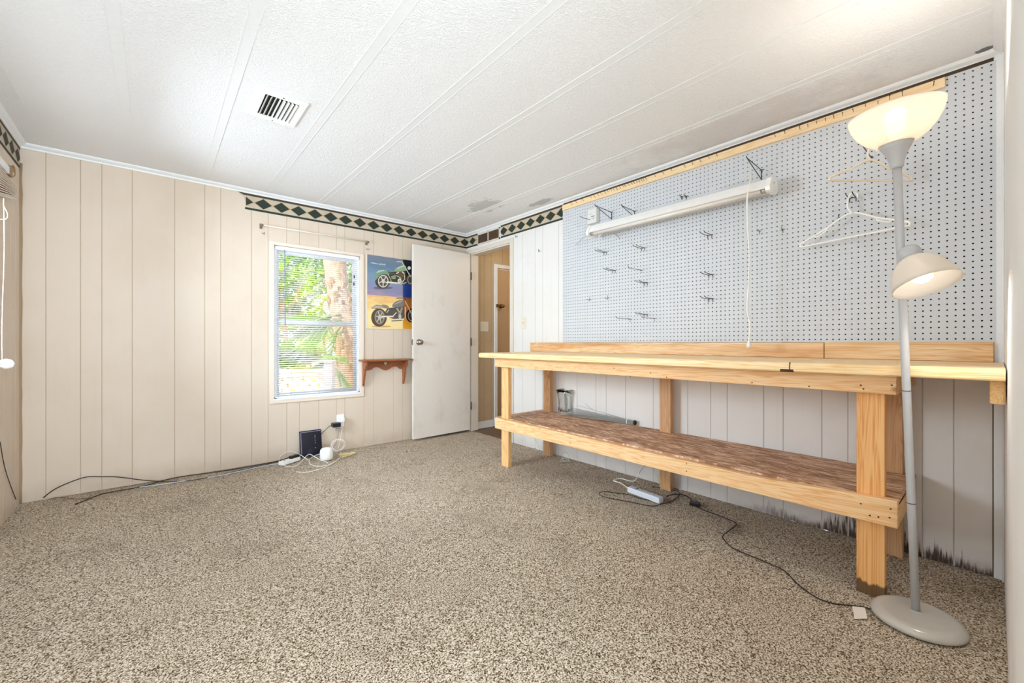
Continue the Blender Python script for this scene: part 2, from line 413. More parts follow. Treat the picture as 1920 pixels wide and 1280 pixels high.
WIN = (0.790, 1.545, 0.535, 1.895)
g1px = [86, 151, 191, 248, 327.5, 384, 414, 472, 502.7, 537.7, 561.5, 597.5, 631, 646.5, 682.5, 700.5, 738, 755, 800]
g1 = [ony(p, 640, Y1).x for p in g1px]
g1.append(g1[-1]+0.2)
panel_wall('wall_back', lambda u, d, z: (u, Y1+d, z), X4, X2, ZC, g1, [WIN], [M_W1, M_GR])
g2px = [980, 1003.5, 1017.7, 1047.6, 1082, 1117.5, 1136.5, 1173, 1225, 1262, 1289.5, 1332.5, 1363.5, 1432, 1468.5, 1541, 1590, 1640, 1729.4, 1788.5]
g2 = [onx(p, 640, X2).y for p in g2px]
DOOR = (3.305, 4.03, 0.0, 2.085)
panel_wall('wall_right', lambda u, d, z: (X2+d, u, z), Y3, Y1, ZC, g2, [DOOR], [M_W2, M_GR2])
WIN2 = (2.35, 3.45, 0.95, 2.0)
g4 = [4.0, 3.88, 3.72, 3.6, 3.5, 2.2, 2.0, 1.7, 1.4, 1.1, 0.8, 0.4]
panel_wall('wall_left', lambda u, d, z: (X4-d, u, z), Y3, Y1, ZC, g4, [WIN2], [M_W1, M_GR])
mb = MB(); mb.box(0.72, X2+0.09, Y3-0.09, Y3, 0, ZC); struct('wall_front', mb, M_W3)  # stops short behind the camera, left open to let sky fill in
# crown moulding
def crown(name, a, b, nrm, mats=M_TRIM):
    a, b, nrm = Vector(a), Vector(b), Vector(nrm)
    prof = [(0, HC-ZC), (0.006, HC-ZC), (0.009, HC-ZC+0.010), (0.024, -0.013), (0.030, -0.006), (0.032, 0), (0, 0)]
    mb = MB(); vs = [p+nrm*u+Vector((0, 0, ZC+v)) for p in (a, b) for u, v in prof]; n = len(prof)
    mb.add(vs, [(i, (i+1) % n, n+(i+1) % n, n+i) for i in range(n)]+[tuple(range(n)), tuple(range(n, 2*n))])
    return struct(name, mb, mats)
crown('trim_1', (X4, Y1, 0), (X2, Y1, 0), (0, -1, 0)); crown('trim_2', (X2, Y3, 0), (X2, Y1, 0), (-1, 0, 0))
crown('trim_3', (X4, Y3, 0), (X4, Y1, 0), (1, 0, 0)); crown('trim_4', (0.72, Y3, 0), (X2, Y3, 0), (0, 1, 0))
# flat batten strips across the ceiling
k = 5; PYA = 0.0
for xb, y1 in ((-0.56, 3.42), (-0.124, 3.37), (0.300, 4.08), (0.732, 4.08), (1.158, 4.08), (1.585, 4.08), (2.012, 4.08), (2.44, 4.08)):
    mb = MB(); mb.box(xb-0.021, xb+0.021, 0.0, y1, ZC-0.0012, ZC+0.001)
    mb.box(xb-0.0225, xb-0.0205, 0.0, y1, ZC-0.0026, ZC); mb.box(xb+0.0205, xb+0.0225, 0.0, y1, ZC-0.0026, ZC)
    struct('trim_%d' % k, mb, M_TRIM); k += 1
mb = MB(); mb.box(2.812, X2-0.0002, PYA, 2.553, 2.2845, HC+0.002); struct('trim_%d' % k, mb, plain('dark brown strip', '4A3826', 0.8)); k += 1  # plain dark brown strip along the pegboard top, under the crown
# vertical corner strips by the end wall
mb = MB(); mb.box(X2-0.018, X2, Y3, Y3+0.030, 0, HC); mb.box(X2-0.040, X2-0.018, Y3, Y3+0.006, 0, HC); struct('trim_%d' % k, mb, M_TRIM, bevel=0.003); k += 1
mb = MB(); mb.box(X2-0.003, X2, Y3+0.030, Y3+0.034, 0, HC); struct('trim_%d' % k, mb, plain('grimy corner gap', '5A4836', 0.9)); k += 1
# corner between left and back wall: thin peeling strip
mb = MB(); mb.tube([(X4+0.004, Y1-0.004, z) for z in [i*0.1 for i in range(23)]], [0.005+0.004*random.random() for i in range(23)], 6)
struct('trim_%d' % k, mb, plain('old caulk', 'A58A6C', 0.8)); k += 1

# door casing, jambs
a, b, zt = DOOR[0], DOOR[1], DOOR[3]
mb = MB()
mb.box(X2-0.014, X2-0.0002, a-0.052, a-0.002, 0, zt+0.045); mb.box(X2-0.014, X2-0.0002, b+0.002, b+0.045, 0, zt+0.045)
mb.box(X2-0.014, X2-0.0002, a-0.002, b+0.002, zt, zt+0.045)
mb.box(X2-0.002, X2+0.10, a-0.002, a+0.014, 0, zt); mb.box(X2-0.002, X2+0.10, b-0.014, b+0.002, 0, zt); mb.box(X2-0.002, X2+0.10, a, b, zt-0.014, zt+0.001)
mb.box(X2+0.04, X2+0.055, a+0.014, a+0.026, 0, zt-0.014)
struct('trim_%d' % k, mb, M_CREAMTRIM, bevel=0.002); k += 1
# hall beyond
HY = 4.062
hx = [ony(p, 600, HY).x for p in (900, 908, 921)]
D2 = (3.245, 3.98, 0.0, 1.975)
panel_wall('wall_hall_end', lambda u, d, z: (u, HY+d, z), X2+0.09, 4.2, 2.33, hx+[3.34, 3.46], [D2], [M_HALL, plain('hall groove', 'A89070', 0.8)], 0.05)
mb = MB(); mb.box(4.1, 4.2, 2.5, HY, 0, 2.33); mb.box(X2+0.09, 4.2, 2.45, 2.5, 0, 2.33); struct('wall_hall_side', mb, M_HALL)
mb = MB(); mb.box(X2+0.02, 4.2, 2.45, HY+0.05, -0.08, -0.004); struct('floor_hall', mb, M_HALLFLOOR)
mb = MB(); mb.box(X2+0.09, D2[0]-0.05, HY-0.012, HY-0.0002, 0, 0.085); struct('baseboard_hall', mb, M_TRIM, bevel=0.003)
mb = MB()
mb.box(D2[0]-0.045, D2[0], HY-0.016, HY-0.0002, 0, D2[3]+0.045); mb.box(D2[1], D2[1]+0.045, HY-0.016, HY-0.0002, 0, D2[3]+0.045); mb.box(D2[0], D2[1], HY-0.016, HY-0.0002, D2[3], D2[3]+0.045)
struct('trim_%d' % k, mb, M_TRIM, bevel=0.003); k += 1
mb = MB(); mb.box(D2[0]+0.005, D2[1]-0.005, HY+0.012, HY+0.045, 0.01, D2[3]-0.01)
d2 = struct('door_2', mb, plain('tan hall door', 'C9A983', 0.5))
kp = ony(932, 573, HY-0.03)
mb = MB(); mb.lathe([(0.0, -0.028), (0.016, -0.026), (0.024, -0.012), (0.022, 0.002), (0.010, 0.010), (0.009, 0.030), (0.026, 0.034), (0.026, 0.042)], (D2[0]+0.065, HY-0.03, kp.z), (0, 1, 0), 20)
struct('door_handle', mb, M_BRASS, d2)
mb = MB(); mb.obox((D2[0]-0.015, HY-0.030, kp.z), (0.012, 0, 0), (0, 0.012, 0), (0, 0, 0.020)); mb.tube([(D2[0]-0.015, HY-0.04, kp.z), (D2[0]+0.04, HY-0.045, kp.z)], 0.004)
tag(obj('latch_hook', mb, M_BRASS), 'small brass hook latch on the hall door casing', 'latch')
# added hall fill: glowing dome and point lamp, out of sight above the opening
mb = MB(); mb.lathe([(0.0, -0.07), (0.07, -0.06), (0.11, -0.03), (0.12, 0.0)], (3.5, 3.2, 2.32), (0, 0, 1), 24)
tag(obj('hall_fill_dome', mb, plain('hall fill glow', 'FFF0D8', 0.4, emit=4, ecol='FFE2B8')), 'added glowing dome on the hall ceiling, lighting the hall from out of view', 'light')
light('hall_fill', 'POINT', (3.45, 3.2, 2.15), 4.5, (1, 0.86, 0.66), shadow_soft_size=0.1)

# door leaf swung open against the back wall
hg = Vector((2.802, 4.008, 0)); fr = Vector((2.060, 3.983, 0)); dv = (fr-hg).normalized(); nv = Vector((dv.y, -dv.x, 0))
if nv.y > 0: nv = -nv
wd = (fr-hg).length; mid = (hg+fr)/2
mb = MB(); mb.obox(mid+Vector((0, 0, 1.05))-nv*0.017, dv*wd/2, nv*0.017, (0, 0, 1.028)); d1 = struct('door_1', mb, M_DOOR, bevel=0.002)
kz = 1.045; kb = fr-dv*0.062
for s in (1, -1):
    base = kb+(nv*0 if s > 0 else -nv*0.034); mb = MB()
    mb.lathe([(0.001, 0.0), (0.031, 0.001), (0.032, 0.006), (0.024, 0.011), (0.013, 0.014), (0.012, 0.026), (0.020, 0.031), (0.0275, 0.042), (0.0275, 0.052), (0.020, 0.061), (0.006, 0.0635), (0.0, 0.0635)], base+Vector((0, 0, kz)), nv*s, 28)
    struct('door_handle', mb, M_NICKEL, d1)
mb = MB(); mb.obox(fr+Vector((0, 0, kz))-nv*0.017+dv*0.001, dv*0.0015, nv*0.012, (0, 0, 0.03)); mb.obox(fr+Vector((0, 0, kz))-nv*0.017+dv*0.006, dv*0.006, nv*0.006, (0, 0, 0.010))
struct('latch_plate', mb, M_NICKEL, d1)
for z in (0.30, 1.05, 1.82):
    mb = MB(); mb.tube([hg+nv*0.006+Vector((0.010, 0, z-0.045)), hg+nv*0.006+Vector((0.010, 0, z+0.045))], 0.006, 10); struct('hinge', mb, M_DKSTEEL, d1)

# ------------------------------------------------------------------ window with blind
a, b, z0, z1 = WIN
win = bpy.data.objects.new('window_1', None); win.location = (a+(b-a)/2, Y1, z0); link(win); win['kind'] = 'structure'
mb = MB()   # flat casing around the opening
mb.box(a-0.034, a, Y1-0.012, Y1-0.0002, z0-0.028, z1+0.028); mb.box(b, b+0.034, Y1-0.012, Y1-0.0002, z0-0.028, z1+0.028)
mb.box(a, b, Y1-0.012, Y1-0.0002, z1, z1+0.028); mb.box(a, b, Y1-0.012, Y1-0.0002, z0-0.028, z0)
struct('casing', mb, plain('casing cream paint', 'EADBCB', 0.5), win, bevel=0.002)
mb = MB()
yo, yi = Y1+0.088, Y1+0.012
mb.box(a, a+0.026, yi, yo, z0, z1); mb.box(b-0.026, b, yi, yo, z0, z1); mb.box(a, b, yi, yo, z1-0.026, z1); mb.box(a, b, yi, yo, z0, z0+0.030)
mb.box(a+0.0005, b-0.0005, Y1-0.016, Y1+0.02, z0-0.001, z0+0.014)
struct('window_frame', mb, M_VINYL, win, bevel=0.002)
zm = 1.222
for (za, zb, ya, nm) in ((zm-0.022, z1-0.026, Y1+0.062, 'upper_sash'), (z0+0.030, zm+0.022, Y1+0.042, 'lower_sash')):
    mb = MB(); xa, xb = a+0.026, b-0.026; w_ = 0.024
    mb.box(xa, xa+w_, ya, ya+0.018, za, zb); mb.box(xb-w_, xb, ya, ya+0.018, za, zb); mb.box(xa+w_, xb-w_, ya, ya+0.018, zb-w_*1.3, zb); mb.box(xa+w_, xb-w_, ya, ya+0.018, za, za+w_*1.3)
    s_ = struct(nm, mb, M_VINYL, win, bevel=0.002)
    mb = MB(); mb.box(xa+w_, xb-w_, ya+0.007, ya+0.010, za+w_*1.3, zb-w_*1.3); struct('pane', mb, M_PANE, s_)
# mini blind
bl = thing('window_blind', (1.1675, Y1+0.028, z0+0.02), 'white horizontal mini blind lowered over the back window, slats open', 'blind')
mb = MB(); mb.box(a+0.006, b-0.006, Y1+0.006, Y1+0.034, z1-0.036, z1-0.003); obj('head_rail', mb, M_BLIND, bl, bevel=0.002)
mb = MB(); zz = z1-0.050; n_ = 0
while zz > z0+0.040:
    ti = math.radians(17); ys = [-0.0115, -0.004, 0.004, 0.0115]; cr = [0, 0.0016, 0.0016, 0]
    row = [(Y1+0.020+y*math.cos(ti), zz+c+y*math.sin(ti)) for y, c in zip(ys, cr)]
    vs = [(x, y, z) for x in (a+0.009, b-0.009) for y, z in row]
    mb.add(vs, [(i, i+1, 5+i, 4+i) for i in range(3)], 0, True); zz -= 0.0198; n_ += 1
obj('slats', mb, M_BLIND, bl, solid=0.0006)
mb = MB(); mb.box(a+0.008, b-0.008, Y1+0.009, Y1+0.031, z0+0.017, z0+0.029); obj('bottom_rail', mb, M_BLIND, bl, bevel=0.003)
mb = MB()
for x in (a+0.14, (a+b)/2, b-0.14):
    for y in (Y1+0.0075, Y1+0.0325): mb.tube([(x, y, z0+0.02), (x, y, z1-0.02)], 0.0007, 5)
obj('ladder_cord', mb, plain('ladder string', 'C9CCD0', 0.7), bl)
mb = MB(); mb.tube([(a+0.085, Y1+0.002, z1-0.03), (a+0.088, Y1-0.002, 1.19)], 0.0035, 8); obj('tilt_wand', mb, plain('blue grey clear wand', '7F9CA6', 0.2), bl)
mb = MB(); xc = b-0.055
mb.tube([(xc, Y1+0.003, z1-0.03), (xc-0.004, Y1-0.002, z1-0.19)], 0.001, 5); mb.tube([(xc+0.006, Y1+0.003, z1-0.03), (xc-0.006, Y1-0.004, z1-0.24)], 0.001, 5)
for (x, z) in ((xc-0.003, z1-0.20), (xc-0.006, z1-0.27)): mb.lathe([(0.002, 0.012), (0.005, 0.0), (0.006, -0.02), (0.0, -0.022)], (x, Y1-0.004, z), (0, 0, 1), 10, 1)
obj('lift_cord', mb, [M_CORDW, M_BLACKPL], bl)

# window_2 in left wall, out of frame except the far end of its raised blind
a, b, z0, z1 = WIN2
w2 = bpy.data.objects.new('window_2', None); w2.location = (X4, (a+b)/2, z0); link(w2); w2['kind'] = 'structure'
mb = MB()
mb.box(X4-0.08, X4-0.02, a, a+0.03, z0, z1); mb.box(X4-0.08, X4-0.02, b-0.03, b, z0, z1); mb.box(X4-0.08, X4-0.02, a, b, z0, z0+0.03); mb.box(X4-0.08, X4-0.02, a, b, z1-0.03, z1); mb.box(X4-0.06, X4-0.03, a, b, 1.45, 1.49)
struct('window_frame', mb, M_VINYL, w2); mb = MB(); mb.box(X4-0.05, X4-0.047, a+0.03, b-0.03, z0+0.03, z1-0.03); struct('pane', mb, M_PANE, w2)
bl = thing('raised_blind', (X4+0.03, 3.0, 1.9), 'raised blind with gathered slats hanging high on the wall near the corner', 'blind')
mb = MB()
for i in range(11):
    f_ = i/10; st = [(3.832-0.004*abs(i-5), 1.968-0.055*f_), (3.35, 1.968-0.150*f_), (2.95, 1.968-0.190*f_), (2.3, 1.968-0.190*f_)]
    for (ya, za), (yb, zb_) in zip(st[:-1], st[1:]):
        mb.add([(X4+dx, y, z+dz) for y, z in ((ya, za), (yb, zb_)) for dx, dz in ((0.006, 0), (0.042, 0), (0.042, -0.0042), (0.006, -0.0042))],
               [(0, 4, 5, 1), (1, 5, 6, 2), (2, 6, 7, 3), (3, 7, 4, 0), (0, 1, 2, 3), (7, 6, 5, 4)])
obj('slats', mb, plain('dusty blind slats', 'E4D6C6', 0.5), bl)
mb = MB(); mb.tube([(X4+0.026, 3.828, 1.905), (X4+0.026, 3.35, 1.810), (X4+0.026, 2.95, 1.770), (X4+0.026, 2.3, 1.770)], 0.008, 10); obj('bottom_rail', mb, M_BLIND, bl)
mb = MB(); mb.box(X4+0.004, X4+0.045, 2.3, 3.60, 1.985, 2.025); obj('head_rail', mb, M_BLIND, bl, bevel=0.003)
mb = MB(); mb.obox((X4+0.024, 3.63, 2.008), (0.022, 0, 0), (0, 0.030, 0), (0, 0, 0.026)); mb.obox((X4+0.044, 3.655, 2.028), (0.005, 0, 0), (0, 0.02, 0.008), (0, 0, 0.018)); mb.tube(spline([(X4+0.04, 3.61, 2.02), (X4+0.05, 3.66, 2.05), (X4+0.05, 3.69, 2.01), (X4+0.04, 3.67, 1.985)]), 0.003)
obj('mounting_bracket', mb, plain('brown bracket', '9A7A5A', 0.5), bl)
pc = thing('pull_cord', onf(5, 690, 2.15), 'white pull cord with oval speckled tassel hanging down by the corner', 'cord')
mb = MB(); q = [onf(7, 372, 2.15), onf(8, 470, 2.15), onf(4, 600, 2.15), onf(4, 674, 2.15)]; mb.tube(spline(q), 0.0016, 6)
mb.tube(spline([onf(7, 372, 2.15), onf(7, 385, 2.15), onf(14, 400, 2.15), onf(12, 410, 2.15), onf(0, 411, 2.15)]), 0.0014, 6)
obj('string', mb, M_CORDW, pc)
t = NT('speckled porcelain'); v_ = t.n('ShaderNodeTexVoronoi', {'Vector': t.pos(), 'Scale': 130.0}).outputs['Distance']
t.set('Base Color', t.mix(t.smooth(v_, 0.22, 0.36), '6F7C88', 'F2F1EC')); t.set('Roughness', 0.3)
mb = MB(); c_ = onf(12, 682, 2.15); d_ = (Vector((0, 0, H))-c_).normalized()
prof = [(0.042*math.sin(PI*i/14), -0.010*math.cos(PI*i/14)) for i in range(15)]
mb.lathe(prof, (0, 0, 0), (0, 0, 1), 28)
Rm = Matrix(((C_, 0, S_), (-S_, 0, C_), (0, 1, 0)))
mb.v = [tuple(c_+Rm @ Vector((v[0], v[1]*0.62, v[2]))) for v in mb.v]
obj('tassel', mb, t.m, pc)

# thin cable down the left wall
mb = MB(); mb.tube(spline([onx(0, 828, X4+0.005), onx(8, 872, X4+0.005), onx(18, 905, X4+0.005), onx(30, 936, X4+0.005)]), 0.002, 6)
tag(obj('wall_cable', mb, M_CORDK), 'thin dark cable running down the wall by the blind into the corner', 'cable')

# ------------------------------------------------------------------ wallpaper border
MB_MATS = [plain('border cream ground', 'CDBFA9', 0.7, var=0.15), plain('border dark green', '26362C', 0.7, var=0.25), plain('border brown stripe', '4F3F28', 0.7, var=0.2), plain('border gold edge', 'B08A4C', 0.7)]
def border(name, fn, u0, u1, start, label, flip=1, torn=False):
    mb = MB(); zt, zb = HC+0.004, 2.163; e = 0.0006
    def q(poly, w, mi): mb.add([fn(u, w, z) for u, z in poly], [tuple(range(len(poly)))], mi)
    zbot = zb
    if torn: q([(u0-0.05, zt-0.001), (u1, zt-0.001), (u1, zb), (u0+0.01, zb), (u0+0.018, zb+0.05), (u0, zt-0.04)], e, 0)
    else: q([(u0, zt), (u1, zt), (u1, zb), (u0, zb)], e, 0)
    q([(u0-(0.05 if torn else 0), zt), (u1, zt), (u1, zt-0.022), (u0, zt-0.022)], 2*e, 2)
    q([(u0+(0.01 if torn else 0), zb), (u1, zb), (u1, zb+0.018), (u0+(0.01 if torn else 0), zb+0.018)], 2*e, 1)
    zc = (zt-0.022+zb+0.018)/2; hh = 0.0455; per = 0.139; hw = 0.064
    u = start-math.ceil((start-u0)/per)*per
    while u < u1+hw:
        for sc_, w, mi in ((1.10, 2*e, 3), (0.97, 3*e, 1)):
            P = [(u-hw*sc_, zc), (u, zc+hh*min(sc_, 1.0)), (u+hw*sc_, zc), (u, zc-hh*min(sc_, 1.0))]
            Q = clip(P, u0+(0.016 if torn else 0), u1)
            if len(Q) > 2: q(Q, w, mi)
        u += per
    return tag(obj(name, mb, MB_MATS), label, 'wallpaper border')
def clip(P, lo, hi):
    for bound, sgn in ((lo, 1), (hi, -1)):
        out = []
        for i in range(len(P)):
            p, r = P[i], P[(i+1) % len(P)]; ip = (p[0]-bound)*sgn >= 0; ir = (r[0]-bound)*sgn >= 0
            if ip: out.append(p)
            if ip != ir:
                t_ = (bound-p[0])/(r[0]-p[0]); out.append((bound, p[1]+(r[1]-p[1])*t_))
        P = out
        if not P: return P
    return P
border('wallpaper_border', lambda u, w, z: (u, Y1-w, z), 0.565, X2-0.001, 0.71, 'dark green diamond wallpaper border above the window, torn at its free end', torn=True)
border('wallpaper_border', lambda u, w, z: (X2-w, u, z), 3.895, Y1-0.001, 3.99, 'short piece of diamond wallpaper border between corner and wall grille')
border('wallpaper_border', lambda u, w, z: (X2-w, u, z), 2.55, 3.468, 3.42, 'dark green diamond wallpaper border between wall grille and pegboard')
border('wallpaper_border', lambda u, w, z: (X4+w, u, z), 2.0, Y1-0.001, 4.05, 'diamond wallpaper border over the raised blind')

# ------------------------------------------------------------------ grille above the door
gy0, gy1, gz0, gz1 = 3.475, 3.888, 2.160, 2.285
g = thing('wall_grille', (X2, (gy0+gy1)/2, gz0), 'cream framed two-panel louvre grille above the doorway', 'vent')
mb = MB(); w_ = 0.014; xf = X2-0.012
mb.box(xf, X2, gy0, gy1, gz0, gz0+w_); mb.box(xf, X2, gy0, gy1, gz1-w_, gz1); mb.box(xf, X2, gy0, gy0+w_, gz0, gz1); mb.box(xf, X2, gy1-w_, gy1, gz0, gz1); mb.box(xf, X2, (gy0+gy1)/2-0.006, (gy0+gy1)/2+0.006, gz0, gz1)
obj('frame', mb, M_CREAMTRIM, g)
mb = MB(); mb.box(X2-0.002, X2-0.0005, gy0+w_, gy1-w_, gz0+w_, gz1-w_); obj('backing', mb, plain('brown duct', '5E4432', 0.8), g)
mb = MB()
for i in range(10):
    z = gz0+w_+0.004+i*0.0098; mb.add([(X2-0.0105, gy0+w_, z), (X2-0.0105, gy1-w_, z), (X2-0.002, gy1-w_, z+0.006), (X2-0.002, gy0+w_, z+0.006)], [(0, 1, 2, 3)])
obj('louvres', mb, plain('tan louvre', '8E7460', 0.6), g)

# ceiling register
vx0, vx1, vy0, vy1 = 0.395, 0.632, 2.415, 2.735
g = thing('ceiling_register', ((vx0+vx1)/2, (vy0+vy1)/2, ZC-0.02), 'white square air register with dark slots in the ceiling', 'vent')
mb = MB(); w_ = 0.040; zb = ZC-0.010
mb.box(vx0, vx1, vy0, vy0+w_, zb, ZC); mb.box(vx0, vx1, vy1-w_, vy1, zb, ZC); mb.box(vx0, vx0+w_, vy0+w_, vy1-w_, zb, ZC); mb.box(vx1-w_, vx1, vy0+w_, vy1-w_, zb, ZC)
obj('frame', mb, M_WHITEPL, g, bevel=0.004)
mb = MB(); mb.box(vx0+w_, vx1-w_, vy0+w_, vy1-w_, ZC-0.0015, ZC-0.0005); obj('duct_opening', mb, M_DARK, g)
nb = 8; span = vx1-vx0-2*w_
for i in range(nb):
    xc = vx0+w_+span*(i+0.5)/nb; ang = math.radians(52 if i < 3 else (95 if i == 3 else 128)); L = 0.0155
    mb = MB(); d_ = Vector((math.cos(ang), 0, math.sin(ang))); n3 = Vector((-d_.z, 0, d_.x))
    mb.obox((xc, (vy0+vy1)/2, ZC-0.009), d_*L/2, n3*0.0007, (0, (vy1-vy0)/2-w_-0.002, 0)); obj('louvre', mb, M_WHITEPL, g)
for y in (vy0+0.018, vy1-0.018):
    mb = MB(); mb.lathe([(0, -0.002), (0.004, -0.001), (0.0045, 0.0)], ((vx0+vx1)/2, y, zb), (0, 0, 1), 10); obj('screw', mb, M_STEEL, g)

# ------------------------------------------------------------------ curtain rod, hooks, switches
p0 = ony(491, 422, Y1-0.045); p1 = ony(690, 453, Y1-0.045); p0.y = p1.y = Y1-0.045; zr = (p0.z+p1.z)/2
g = thing('curtain_rod', ((p0.x+p1.x)/2, Y1, zr-0.02), 'slim cream curtain rod mounted above the window', 'curtain rod')
mb = MB(); mb.tube([(p0.x, Y1-0.045, zr), (p1.x, Y1-0.045, zr)], 0.0055, 10); obj('rod', mb, plain('cream enamel', 'E9DDCB', 0.4), g)
for p in (p0, p1):
    mb = MB(); mb.box(p.x-0.010, p.x+0.010, Y1-0.003, Y1, zr-0.024, zr+0.020); mb.box(p.x-0.004, p.x+0.004, Y1-0.048, Y1-0.002, zr-0.012, zr-0.007); mb.tube([(p.x-0.009, Y1-0.045, zr), (p.x+0.009, Y1-0.045, zr)], 0.009, 10)
    obj('bracket', mb, plain('tarnished bracket', '8D7B67', 0.45, 0.6), g)
def cup_hook(p, n, label, mat=M_DKSTEEL, s=1.0, grp='cup hooks on the walls'):
    n = Vector(n); sd = Vector((0, 0, 1)); P = Vector(p)
    mb = MB(); mb.tube(spline([P, P+n*0.012*s, P+n*0.018*s-sd*0.008*s, P+n*0.026*s-sd*0.014*s, P+n*0.034*s-sd*0.006*s, P+n*0.034*s+sd*0.004*s]), 0.0016*s, 6)
    mb.lathe([(0.006*s, 0), (0.005*s, 0.002)], P, n, 10)
    return tag(obj('wall_hook', mb, mat), label, 'hook', grp)
cup_hook(ony(492, 437, Y1), (0.3, -1, 0), 'small hook below the curtain rod end farther from the door')
cup_hook(ony(688, 467, Y1), (0.3, -1, 0), 'small hook below the curtain rod end nearer the door')
cup_hook(onx(970, 443, X2), (-1, -0.4, 0), 'small dark hook on the wall beside the top of the door casing', s=1.3)
cup_hook(onx(1012, 470, X2), (-1, -0.6, 0), 'small dark hook on the wall between door casing and pegboard', s=1.3)
def plate(c, u, n, w, h, mat, gang=1, toggle=True, label='', outlet=False, name='light_switch', cat='switch'):
    c, u, n = Vector(c), Vector(u), Vector(n)
    g = thing(name, c, label, cat)
    mb = MB(); mb.obox(c+n*0.003, u*w/2, n*0.003, (0, 0, h/2)); obj('cover_plate', mb, mat, g, bevel=0.002)
    for k_ in range(gang):
        cc = c+u*((k_-(gang-1)/2)*0.046)
        if outlet:
            for s in (-1, 1):
                mb = MB(); mb.obox(cc+n*0.007+Vector((0, 0, s*0.02)), u*0.016, n*0.0015, (0, 0, 0.013)); 
                for t_ in (-1, 1): mb.obox(cc+n*0.0086+Vector((0, 0, s*0.02))+u*0.006*t_, u*0.0012, n*0.0004, (0, 0, 0.005), 1)
                obj('socket', mb, [mat, M_DARK], g)
        else:
            mb = MB(); mb.obox(cc+n*0.009, u*0.005, n*0.007+Vector((0, 0, 0.005)), (0, 0, 0.006)); obj('toggle', mb, mat, g)
    return g
sw = onx(982, 605, X2); plate(sw, (0, 1, 0), (-1, 0, 0), 0.072, 0.118, M_IVORY, label='single cream light switch beside the doorway')
sw = ony(908, 612, HY); plate((sw.x, HY, sw.z), (1, 0, 0), (0, -1, 0), 0.12, 0.118, M_IVORY, 2, label='double light switch on the hall wall seen through the doorway')

# ------------------------------------------------------------------ poster with two motorcycles (drawn as flat print shapes)
YP = Y1-0.008
pz0, pz1, px0, px1 = 1.186, 1.925, 1.613, 2.33
g = thing('motorcycle_poster', ((px0+px1)/2, Y1-0.005, pz0), 'glossy poster of two motorcycles, blue above and yellow below', 'poster')
mb = MB(); mb.box(px0, px1, YP, Y1-0.0005, pz0, pz1); 
t = NT('poster print'); X_, Y_, Z_ = t.sep(t.pos()); nz = t.noise(t.mapv(t.pos(), (6, 1, 22)), 1.0, 4, 0.6, 1.0)
top = t.ramp(t.math('ADD', t.math('MULTIPLY', t.math('SUBTRACT', Z_, 1.50), 1.9), t.math('MULTIPLY', nz, 0.5)), [(0.15, 'B79AA6'), (0.4, '8C87A8'), (0.62, '7E97AE'), (0.9, '627C94'), (1.0, '727E8E')])
bot = t.ramp(t.math('ADD', t.math('MULTIPLY', t.math('SUBTRACT', Z_, 1.18), 1.9), t.math('MULTIPLY', nz, 0.5)), [(0.1, 'EFC680'), (0.35, 'F3DDA0'), (0.6, 'F5DE9C'), (0.85, 'E8B872')])
c = t.mix(t.smooth(Z_, 1.519, 1.523), bot, top)
dk = t.smooth(X_, 1.995, 2.004)
darkc = t.ramp(t.math('MULTIPLY', t.math('SUBTRACT', Z_, 1.18), 1.35), [(0.0, 'E0A030'), (0.25, 'B8681C'), (0.44, '9A5A20'), (0.47, '22356E'), (0.66, '1E3C86'), (0.68, '10141E'), (1.0, '161C28')], 'LINEAR')
c = t.mix(dk, c, darkc)
t.set('Base Color', c); t.set('Roughness', 0.22)
obj('print', mb, t.m, g)
INK = {}
def ink(c_):
    if c_ not in INK: INK[c_] = plain('printed ink %s' % c_, c_, 0.25, var=0.08)
    return INK[c_]
def art(name, shapes, ox, oy, s_):
    mats = []; mb = MB(); w = 0.0
    for shp in shapes:
        colr, pts = shp[0], shp[1]
        if colr not in mats: mats.append(colr)
        w += 0.00006
        P = [ony(ox+x/s_, oy+y/s_, YP-0.0003) for x, y in pts]
        mb.add([(p.x, YP-0.0003-w, p.z) for p in P], [tuple(range(len(P)))], mats.index(colr))
    obj(name, mb, [ink(c_) for c_ in mats], g)
def circ(cx, cy, rx, ry=None, n=28, a0=0, a1=360):
    ry = ry or rx
    return [(cx+rx*math.cos(math.radians(a0+(a1-a0)*i/n)), cy+ry*math.sin(math.radians(a0+(a1-a0)*i/n))) for i in range(n if a1-a0 == 360 else n+1)]
def ring_arc(cx, cy, r0, r1, a0, a1, n=20):
    return circ(cx, cy, r1[0], r1[1], n, a0, a1)+circ(cx, cy, r0[0], r0[1], n, a0, a1)[::-1]
def bar(x0, y0, x1, y1, w):
    d = math.hypot(x1-x0, y1-y0); nx_, ny_ = -(y1-y0)/d*w/2, (x1-x0)/d*w/2
    return [(x0+nx_, y0+ny_), (x1+nx_, y1+ny_), (x1-nx_, y1-ny_), (x0-nx_, y0-ny_)]
m1 = [('6A6470', circ(700, 1180, 330, 50)), ('4A4340', circ(690, 930, 265, 275)), ('D8CEBE', circ(705, 950, 180, 215)), ('5C5348', circ(705, 950, 150, 180)),
      ('C8BEB0', circ(705, 950, 60, 75))]
for k_ in range(5):
    an = math.radians(k_*72+20); m1.append(('D8D0C4', bar(705, 950, 705+150*math.cos(an), 950+185*math.sin(an), 34)))
